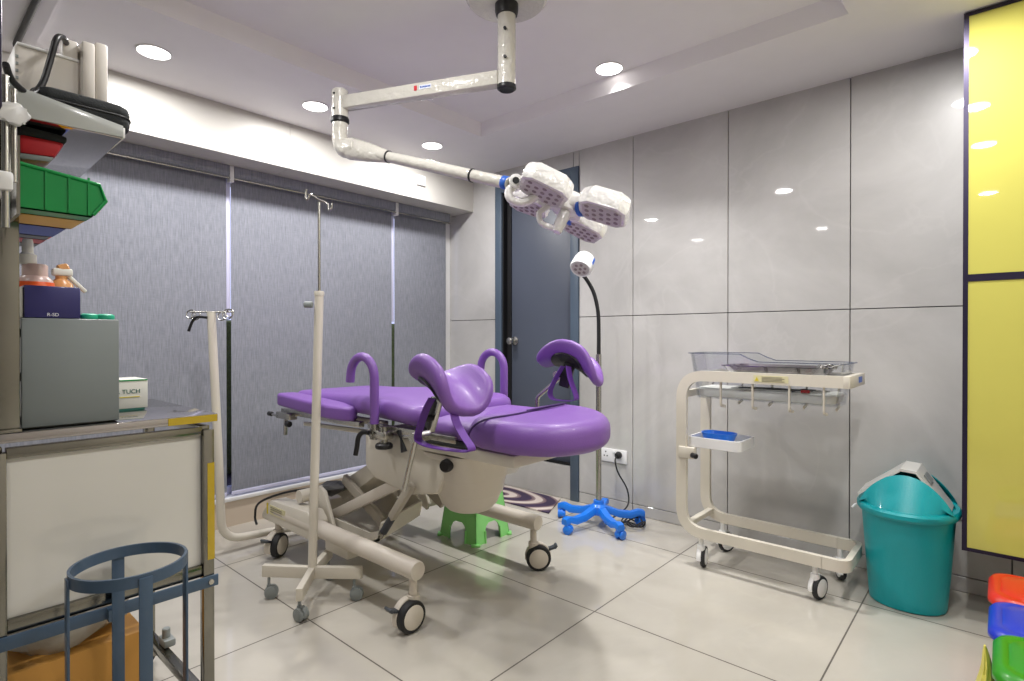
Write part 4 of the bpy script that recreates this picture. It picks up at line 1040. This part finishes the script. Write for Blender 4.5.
for k in range(13):
    t = k/12; r_ = .004+.05*t**.8
    rings.append([V((-.034+.004*math.sin(5*t)+r_*.55*math.cos(a*PI/14)*(1+.10*math.sin(a*1.5+k)), 1.93+.02*t+r_*1.5*math.sin(a*PI/14)*(1+.08*math.sin(a*2+k*.7)), .305-.20*t)) for a in range(28)])
loft(bm, rings); tag(obj('bin_liner', bm, 'bagyellow', loc=(-.04, 1.86, .1)), 'crumpled pale yellow bin liner hanging out beside the green waste bin', 'bag')

# ================================================================== STAINLESS CART (left)
fx, rx, cy0, cy1, ct = -1.66, -2.2, .156, .618, .908
ca_ = thing('stainless_cart', (-1.93, .4, 0), 'stainless steel instrument cart with white side panel and polished top', 'cart')
bm = BM()
for x, y in ((fx, cy0), (fx, cy1), (rx, cy0), (rx, cy1)):
    xx = x-.028 if x == fx else x; yy = y if y == cy0 else y-.028
    b2 = BM(); box(b2, (xx, yy, .085), (xx+.028, yy+.028, ct-.045), .002); lg = obj('leg', b2, 'steel', ca_)
    caster(ca_, xx+.014, yy+.014, .034, .024, .4+x*3+y*5, .1, 'steel', 'rubber', 'greyplastic', .008)
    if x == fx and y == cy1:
        b3 = BM(); box(b3, (fx-.001, yy+.010, .50), (fx+.0012, yy+.0285, .77)); obj('yellow_reflection_strip', b3, 'tape', lg)  # yellow reflection in the steel leg, laid on as a coloured strip
box(bm, (rx-.01, cy0-.015, ct-.022), (fx+.012, cy1+.006, ct), .003); top = obj('cart_top', bm, 'mirror', ca_)
bm = BM(); box(bm, (fx+.0115, .50, ct-.0215), (fx+.0132, cy1+.004, ct-.002)); obj('yellow_reflection_strip', bm, 'tape', top)  # coloured strip painting the yellow reflection at the top's corner
def rail(lo_, hi_):
    b4 = BM(); box(b4, lo_, hi_, .002); obj('rail', b4, 'steel', ca_)
for z0, z1 in ((ct-.06, ct-.036), (.455, .487)):
    rail((fx-.03, cy0+.028, z0), (fx-.006, cy1-.028, z1)); rail((rx, cy0+.028, z0), (rx+.024, cy1-.028, z1))
    rail((rx+.028, cy0, z0), (fx-.028, cy0+.024, z1))
    if z0 > .6: rail((rx+.028, cy1-.026, z0), (fx-.028, cy1-.002, z1))
rail((rx+.02, cy1-.04, .105), (fx-.02, cy1-.012, .13)); rail((rx+.02, cy0, .109), (fx-.02, cy0+.02, .13))
bm = BM(); box(bm, (fx-.026, cy0+.03, .487), (fx-.018, cy1-.029, ct-.06)); obj('side_panel', bm, 'panel', ca_)
bm = BM(); box(bm, (rx+.01, cy0, .10), (fx-.012, .50, .108)); obj('lower_shelf', bm, 'mirror', ca_)
bm = BM(); cyl(bm, (-2.02, .605, .14), (-2.02, .605, .185), .012, 12, .003); box(bm, (-2.05, .59, .13), (-1.99, .625, .155), .006); obj('rail_knob', bm, 'greyplastic', ca_)
# carton on the lower shelf, clear bag on it
bm = BM(); box(bm, (-2.08, .185, .109), (-1.705, .462, .345), .002)
for y in (.31, .312): pass
tag(obj('cardboard_box', bm, 'cardboard', loc=(-1.9, .32, .109)), 'brown cardboard box standing on the lower shelf of the steel cart', 'box')
bm = BM(); rings = []
for k in range(6):
    t = k/5; s = .8+.2*math.sin(PI*t+.4)
    rings.append([V((-1.89+.18*s*math.cos(a*PI/12)*(1+.06*math.sin(3*a+k)), .325+.137*s*math.sin(a*PI/12)*(1+.06*math.cos(4*a+k*2)), .352+.13*t+.02*math.sin(a*.8+k))) for a in range(24)])
loft(bm, rings); tag(obj('plastic_bag', bm, 'bag', loc=(-1.88, .33, .35)), 'cloudy plastic bag lying on the brown cardboard box', 'bag')
# blue cylinder holder bolted across the legs
hr = thing('cylinder_holder', (-1.505, .385, .1), 'slate blue metal ring holder on a flat bar bolted to the cart legs', 'holder')
bm = BM(); box(bm, (fx+.001, cy0-.03, .425), (fx+.008, cy1+.008, .456), .002); obj('mounting_bar', bm, 'ringblue', hr)
for y in (cy0+.002, cy1-.012):
    bm = BM(); lathe(bm, [(0, .004), (.007, .004), (.0085, 0), (0, 0)], (fx+.008, y, .44), (1, 0, 0), 12); obj('bolt', bm, 'chrome', hr)
rc = V((-1.515, .38, 0)); rr = .112
for z in (.592, .14):
    bm = BM(); lathe(bm, [(rr-.003, -.013), (rr+.003, -.013), (rr+.003, .013), (rr-.003, .013), (rr-.003, -.013)], rc+UP*z, n=56); obj('ring', bm, 'ringblue', hr)
for a in (math.radians(178), math.radians(0), math.radians(270), math.radians(90)):
    d = V((math.cos(a), math.sin(a), 0)); p = rc+d*(rr+.004)
    bm = BM(); beam(bm, p+UP*.12, p+UP*.598, .026, .005, .001, up=d); obj('upright', bm, 'ringblue', hr)
bm = BM(); beam(bm, rc+V((-rr-.003, 0, .44)), rc+V((-rr-.025, 0, .44)), .03, .028); obj('standoff', bm, 'ringblue', hr)

# grey cabinet box on top
gb = thing('grey_steel_box', (-1.8, .3, ct), 'grey painted steel cabinet with hinged door standing on the cart top', 'cabinet')
bm = BM(); box(bm, (-1.98, .213, ct), (-1.690, .397, 1.162), .003); obj('cabinet_body', bm, 'greymetal_d', gb)
bm = BM(); box(bm, (-1.690, .211, ct+.004), (-1.676, .399, 1.165), .003); obj('cabinet_door', bm, 'greymetal', gb)
bm = BM()
for z in (.93, 1.03, 1.13): cyl(bm, (-1.684, .208, z-.01), (-1.684, .208, z+.01), .004, 8)
obj('hinge', bm, 'charcoal', gb)
# blue carton with print
nb = thing('navy_carton', (-1.72, .27, 1.167), 'navy blue carton with small white print, on the grey steel cabinet', 'carton')
bm = BM(); box(bm, (-1.80, .2175, 1.166), (-1.682, .322, 1.241), .003); obj('carton', bm, 'navy', nb)
bm = BM(); box(bm, (-1.795, .209, 1.166), (-1.69, .2165, 1.236), .001); obj('carton_flap', bm, 'card', nb)
text('printed_code', 'R-SD', .0105, 'whiteprint', nb, (-1.6815, .258, 1.1705), (PI/2, 0, PI/2))
for k, (x, y) in enumerate(((-1.715, .345), (-1.715, .379))):
    bm = BM(); lathe(bm, [(0, .014), (.013, .014), (.019, .011), (.0195, .003), (.018, 0), (0, 0)], (x, y, 1.1655), n=22)
    tag(obj('green_tape_roll', bm, 'tealtape', loc=(x, y, 1.1655)), 'flat mint green roll on the grey cabinet, '+('next to the navy carton' if k == 0 else 'at the cabinet edge'), 'tape roll', 'mint green rolls on the grey cabinet')
# bottles behind the carton
b1 = thing('pump_bottle', (-1.86, .262, 1.165), 'pink translucent pump bottle with orange liquid behind the navy carton', 'bottle')
bm = BM(); lathe(bm, [(0, .0), (.036, .0), (.038, .006), (.038, .092), (.036, .102), (.026, .112), (.026, .138), (.024, .142), (0, .142)], (-1.86, .262, 1.165), n=28); obj('bottle_body', bm, 'pinkbottle', b1)
bm = BM(); lathe(bm, [(.0385, .004), (.0392, .008), (.0392, .094), (.0385, .096)], (-1.86, .262, 1.165), n=28); obj('orange_liquid', bm, 'orange', b1)
bm = BM(); lathe(bm, [(.017, .14), (.018, .142), (.018, .165), (.012, .17), (.0115, .195), (.010, .205), (0, .205)], (-1.86, .248, 1.165), n=20); obj('pump_cap', bm, 'card', b1)
b2_ = thing('spray_bottle', (-1.90, .325, 1.165), 'amber bottle with white spray trigger beside the pink pump bottle', 'bottle')
bm = BM(); lathe(bm, [(0, .0), (.028, .0), (.03, .006), (.03, .08), (.024, .1), (.013, .112), (.013, .12), (0, .12)], (-1.90, .322, 1.165), n=24); obj('bottle_body', bm, 'amber', b2_)
bm = BM(); box(bm, (-1.915, .302, 1.285), (-1.885, .345, 1.305), .005); beam(bm, (-1.9, .335, 1.288), (-1.9, .375, 1.245), .014, .01, .003); obj('trigger', bm, 'card', b2_)
bm = BM(); cyl(bm, (-1.9, .315, 1.30), (-1.9, .338, 1.308), .014, 14, .003); obj('trigger_cap', bm, 'amber', b2_)
# glove carton at the back of the top, with print
gc = thing('white_carton', (-1.95, .46, ct), 'white carton with green lettering on the cart top behind the grey cabinet', 'carton')
bm = BM(); box(bm, (-2.02, .40, ct+.006), (-1.90, .523, ct+.09), .002); obj('carton', bm, 'card', gc)
bm = BM(); box(bm, (-2.02, .36, ct+.084), (-1.8995, .522, ct+.0905)); box(bm, (-2.015, .36, ct+.001), (-1.8995, .455, ct+.0145)); obj('yellow_band', bm, 'yellowlabel', gc) if 0 else bm.free()
bm = BM(); box(bm, (-2.018, .36, ct+.0005), (-1.9005, .515, ct+.006)); obj('green_shadow_line', bm, 'greenlabel', gc)  # thin dark green slab painting the shadow line under the carton
text('printed_name', 'R TUCH', .0165, 'greenlabel', gc, (-1.8993, .444, ct+.05), (PI/2, 0, PI/2))
bm = BM(); box(bm, (-1.90, .44, ct+.038), (-1.8988, .502, ct+.0405)); obj('printed_line', bm, 'yellowlabel', gc)
bm = BM(); box(bm, (-1.90, .44, ct+.0855), (-1.8988, .522, ct+.0895)); obj('printed_line', bm, 'bin_green', gc)

# ================================================================== EQUIPMENT POST, SHELF, MONITOR
ep = thing('equipment_post', (-1.66, .188, ct), 'stainless double post with white clamp knob at the picture edge', 'post')
bm = BM(); box(bm, (-1.69, .166, ct), (-1.655, .2065, 1.622), .002); obj('square_post', bm, 'steel', ep)
bm = BM(); cyl(bm, (-1.43, .159, 1.33), (-1.43, .159, 1.62), .006, 14); cyl(bm, (-1.435, .172, 1.42), (-1.435, .172, 1.60), .005, 12); obj('thin_rod', bm, 'chrome', ep)
bm = BM(); box(bm, (-1.70, .160, ct), (-1.649, .2095, ct+.008), .002); obj('foot_plate', bm, 'steel', ep)
bm = BM(); pts = []
for k in range(30):
    a = 2*PI*k/30; r_ = .0235+.0035*math.cos(5*a); pts.append((-1.432, .169+r_*math.cos(a), 1.548+r_*.85*math.sin(a)))
prism(bm, pts, (.018, 0, 0), .004); obj('clamp_knob', bm, 'white', ep)
bm = BM(); box(bm, (-1.655, .15, 1.405), (-1.44, .166, 1.43), .004); box(bm, (-1.44, .135, 1.40), (-1.415, .1685, 1.435), .004); obj('white_clip', bm, 'white', ep)
bm = BM(); box(bm, (-1.30, .05, 1.50), (-1.24, .1345, 2.335), .003)
tag(obj('ceiling_mast', bm, 'darkalu', loc=(-1.27, .09, 0)), 'black mast hanging from the ceiling, cut by the edge of the picture', 'mast')
# shelf tray with tapering clear lip
sh = thing('shelf_tray', (-1.72, .28, 1.575), 'tray shelf with polished underside and cloudy clear lip below the cream monitor', 'shelf')
bm = BM(); prism(bm, [(-1.55, .15, 1.585), (-1.55, .376, 1.585), (-2.03, .386, 1.585), (-2.03, .15, 1.585)], (0, 0, .006), .001); obj('shelf_plate', bm, 'mirror', sh)
bm = BM(); prism(bm, [(-1.549, .15, 1.582), (-1.549, .377, 1.588), (-1.549, .377, 1.614), (-1.549, .15, 1.652)], (.006, 0, 0), .001); obj('front_lip', bm, mat('frosted_acrylic', (196, 200, 198), .2, trans=.2, coat=.3), sh)
bm = BM(); prism(bm, [(-2.03, .377, 1.588), (-1.549, .377, 1.588), (-1.549, .377, 1.612), (-2.03, .377, 1.60)], (0, .005, 0), .001); obj('side_lip', bm, 'white', sh)
bm = BM(); box(bm, (-1.56, .14, 1.565), (-1.47, .17, 1.582), .003); box(bm, (-1.95, .14, 1.565), (-1.44, .165, 1.58), .003); obj('support_arm', bm, 'steel', sh)
# zipped case lying on the shelf
o_ = rrect(0, 0, .26, .15, .045, 8)
def case_ring(s, z): return [V((-1.635+y*1.0*s, .31+x*s*.72, z)) for x, y in o_]
bm = BM(); loft(bm, [case_ring(.9, 1.615), case_ring(.97, 1.619), case_ring(1., 1.628), case_ring(1., 1.638), case_ring(.985, 1.640), case_ring(.985, 1.643), case_ring(1., 1.645), case_ring(1., 1.656), case_ring(.97, 1.665), case_ring(.9, 1.669)])
zc = thing('zipped_case', (-1.66, .3, 1.617), 'black zipped fabric case lying across the shelf tray', 'case')
obj('case_shell', bm, 'case', zc)
bm = BM(); q = case_ring(1.006, 1.6415); tube(bm, q, .0022, 6, closed=True); obj('zip', bm, 'rubber', zc)
bm = BM(); box(bm, (-1.70, .19, 1.591), (-1.58, .385, 1.6145), .008); tag(obj('folded_cloth', bm, 'case', loc=(-1.66, .28, 1.592)), 'dark folded cloth under the black zipped case on the shelf tray', 'cloth')
# red, black and grey block added to stand for a reflection under the shelf
pc = thing('red_reflection', (-1.62, .23, 1.53), 'red and black block added to show a reflection in the shelf underside', 'reflection block')
bm = BM(); prism(bm, [(-1.60, .20, 1.563), (-1.60, .280, 1.563), (-1.60, .262, 1.525), (-1.60, .20, 1.52)], (-.09, 0, 0), .008); obj('reflection_red_part', bm, 'red', pc)
bm = BM(); prism(bm, [(-1.598, .20, 1.583), (-1.598, .284, 1.577), (-1.598, .281, 1.56), (-1.598, .20, 1.560)], (-.094, 0, 0), .006); obj('reflection_black_part', bm, 'case', pc)
bm = BM(); prism(bm, [(-1.601, .20, 1.522), (-1.601, .262, 1.526), (-1.601, .252, 1.512), (-1.601, .20, 1.508)], (-.088, 0, 0), .005); obj('reflection_grey_part', bm, 'greyplastic', pc)

# row of stacking bins, seen from below
bin_specs = [(-1.55, .346, 1.392, .098, .06, 'bin_green', 'large dark green stacking bin, the nearest of the row under the shelf tray'),
             (-1.615, .345, 1.392, .07, .14, 'bin_yellow', 'yellow stacking bin under the shelf tray'),
             (-1.765, .337, 1.392, .07, .165, 'bin_blue', 'blue stacking bin under the shelf tray, behind the yellow one'),
             (-1.94, .333, 1.392, .07, .065, 'bin_grey', 'grey stacking bin between the blue and the red bins'),
             (-2.01, .335, 1.392, .07, .09, 'bin_red', 'red stacking bin under the shelf tray'),
             (-2.11, .335, 1.392, .07, .09, 'bin_grey', 'grey stacking bin, the furthest of the row under the shelf tray')]
for (x, y1, z, h_, w_, m, lb) in bin_specs:
    t = thing('stacking_bin', (x-w_/2, .27, z), lb, 'bin', 'coloured stacking bins in a row under the shelf')
    y0 = .19; bm = BM(); th = .003
    prof = [(y0, z), (y1-.028, z), (y1, z+h_*.42), (y1-.012, z+h_*.78), (y0, z+h_)]
    for xx in (x-th, x-w_):
        prism(bm, [(xx, a, b) for a, b in prof], (th, 0, 0))
    prism(bm, [(x-w_, y0, z), (x, y0, z), (x, y1-.028, z), (x-w_, y1-.028, z)], (0, 0, .003))
    prism(bm, [(x-w_, y1-.028, z), (x, y1-.028, z), (x, y1, z+h_*.42), (x-w_, y1, z+h_*.42)], (0, -.003, .001))
    box(bm, (x-w_, y0, z), (x, y0+th, z+h_))
    # outer ribs and rolled rim
    for yy in (.235, .275, .31) if h_ > .08 else (): box(bm, (x-.001, yy, z+.004), (x+.003, yy+.004, z+h_-.01))
    tube(bm, [(x+.001, y0, z+h_-.003), (x+.001, y1-.014, z+h_*.78), (x+.001, y1-.002, z+h_*.42), (x+.001, y1-.026, z+.006)], .004, 8)
    obj('bin_shell', bm, m, t, smooth=False)
bm = BM(); box(bm, (-2.32, .183, 1.37), (-1.5, .189, 1.53)); tag(obj('bin_rack_plate', bm, 'steel', loc=(-1.9, .186, 1.37)), 'flat steel back plate carrying the row of coloured stacking bins', 'rack')
# cream monitor, its cable and hose
mo = thing('cream_monitor', (-1.62, .28, 1.6), 'cream plastic equipment housing above the shelf tray seen from behind', 'monitor')
bm = BM(); box(bm, (-1.90, .200, 1.62), (-1.66, .327, 1.780), .008); obj('housing', bm, 'device', mo)
bm = BM(); box(bm, (-1.88, .319, 1.66), (-1.64, .345, 1.827), .006); box(bm, (-1.88, .345, 1.66), (-1.645, .371, 1.836), .006); obj('side_cheek', bm, 'device', mo)
bm = BM(); box(bm, (-1.89, .204, 1.777), (-1.658, .318, 1.784), .002); obj('top_edge', bm, 'white', mo)
bm = BM()
for k in range(4): box(bm, (-1.6615, .202, 1.70+.016*k), (-1.659, .207, 1.706+.016*k))
obj('vent_slot', bm, 'greyplastic', mo)
bm = BM(); box(bm, (-1.70, .285, 1.78), (-1.66, .315, 1.826), .004); obj('cable_socket', bm, 'device', mo)
bm = BM(); tube(bm, smooth_path([(-1.66, .292, 1.815), (-1.62, .280, 1.808), (-1.585, .262, 1.785), (-1.585, .25, 1.73), (-1.58, .235, 1.672), (-1.56, .212, 1.64), (-1.52, .18, 1.645), (-1.48, .165, 1.66)], 8), .0065, 10)
tag(obj('black_cable', bm, 'black', loc=(-1.6, .25, 1.7)), 'thick black cable curving down in front of the cream equipment housing', 'cable')
bm = BM(); tube(bm, smooth_path([(-2.0, .372, 2.322), (-2.4, .372, 2.322), (-2.8, .372, 2.322), (-2.98, .372, 2.322), (-3.05, .375, 2.318), (-3.06, .395, 2.31)], 4), .012, 10)
tag(obj('ceiling_conduit', bm, 'black', loc=(-2.7, .376, 2.36)), 'black pipe running along the ceiling in the upper picture corner', 'pipe')

# ================================================================== CAMERA, WORLD, VIEW
cam = bpy.data.cameras.new('camera'); cam.sensor_width = 36; cam.lens = 556.95/1024*36; cam.clip_start = .02
co = bpy.data.objects.new('camera', cam); COL.objects.link(co); co.location = (0, 0, 1.12)
co.rotation_euler = Euler((PI/2-.0054, 0, .7229), 'XYZ')
SC.camera = co
w = bpy.data.worlds.new('sky'); SC.world = w; w.use_nodes = True
bg = w.node_tree.nodes['Background']; bg.inputs[0].default_value = (.62, .62, .85, 1); bg.inputs[1].default_value = 1.8
SC.view_settings.view_transform = 'Standard'; SC.view_settings.look = 'None'; SC.view_settings.gamma = 1
SC.view_settings.use_curve_mapping = False
SC.view_settings.exposure = -.22
SC.cycles.max_bounces = 10; SC.cycles.diffuse_bounces = 6; SC.cycles.glossy_bounces = 5; SC.cycles.transmission_bounces = 8
SC.cycles.caustics_reflective = False; SC.cycles.caustics_refractive = False
SC.cycles.sample_clamp_indirect = 4; SC.cycles.blur_glossy = .5
SC.cycles.use_denoising = True
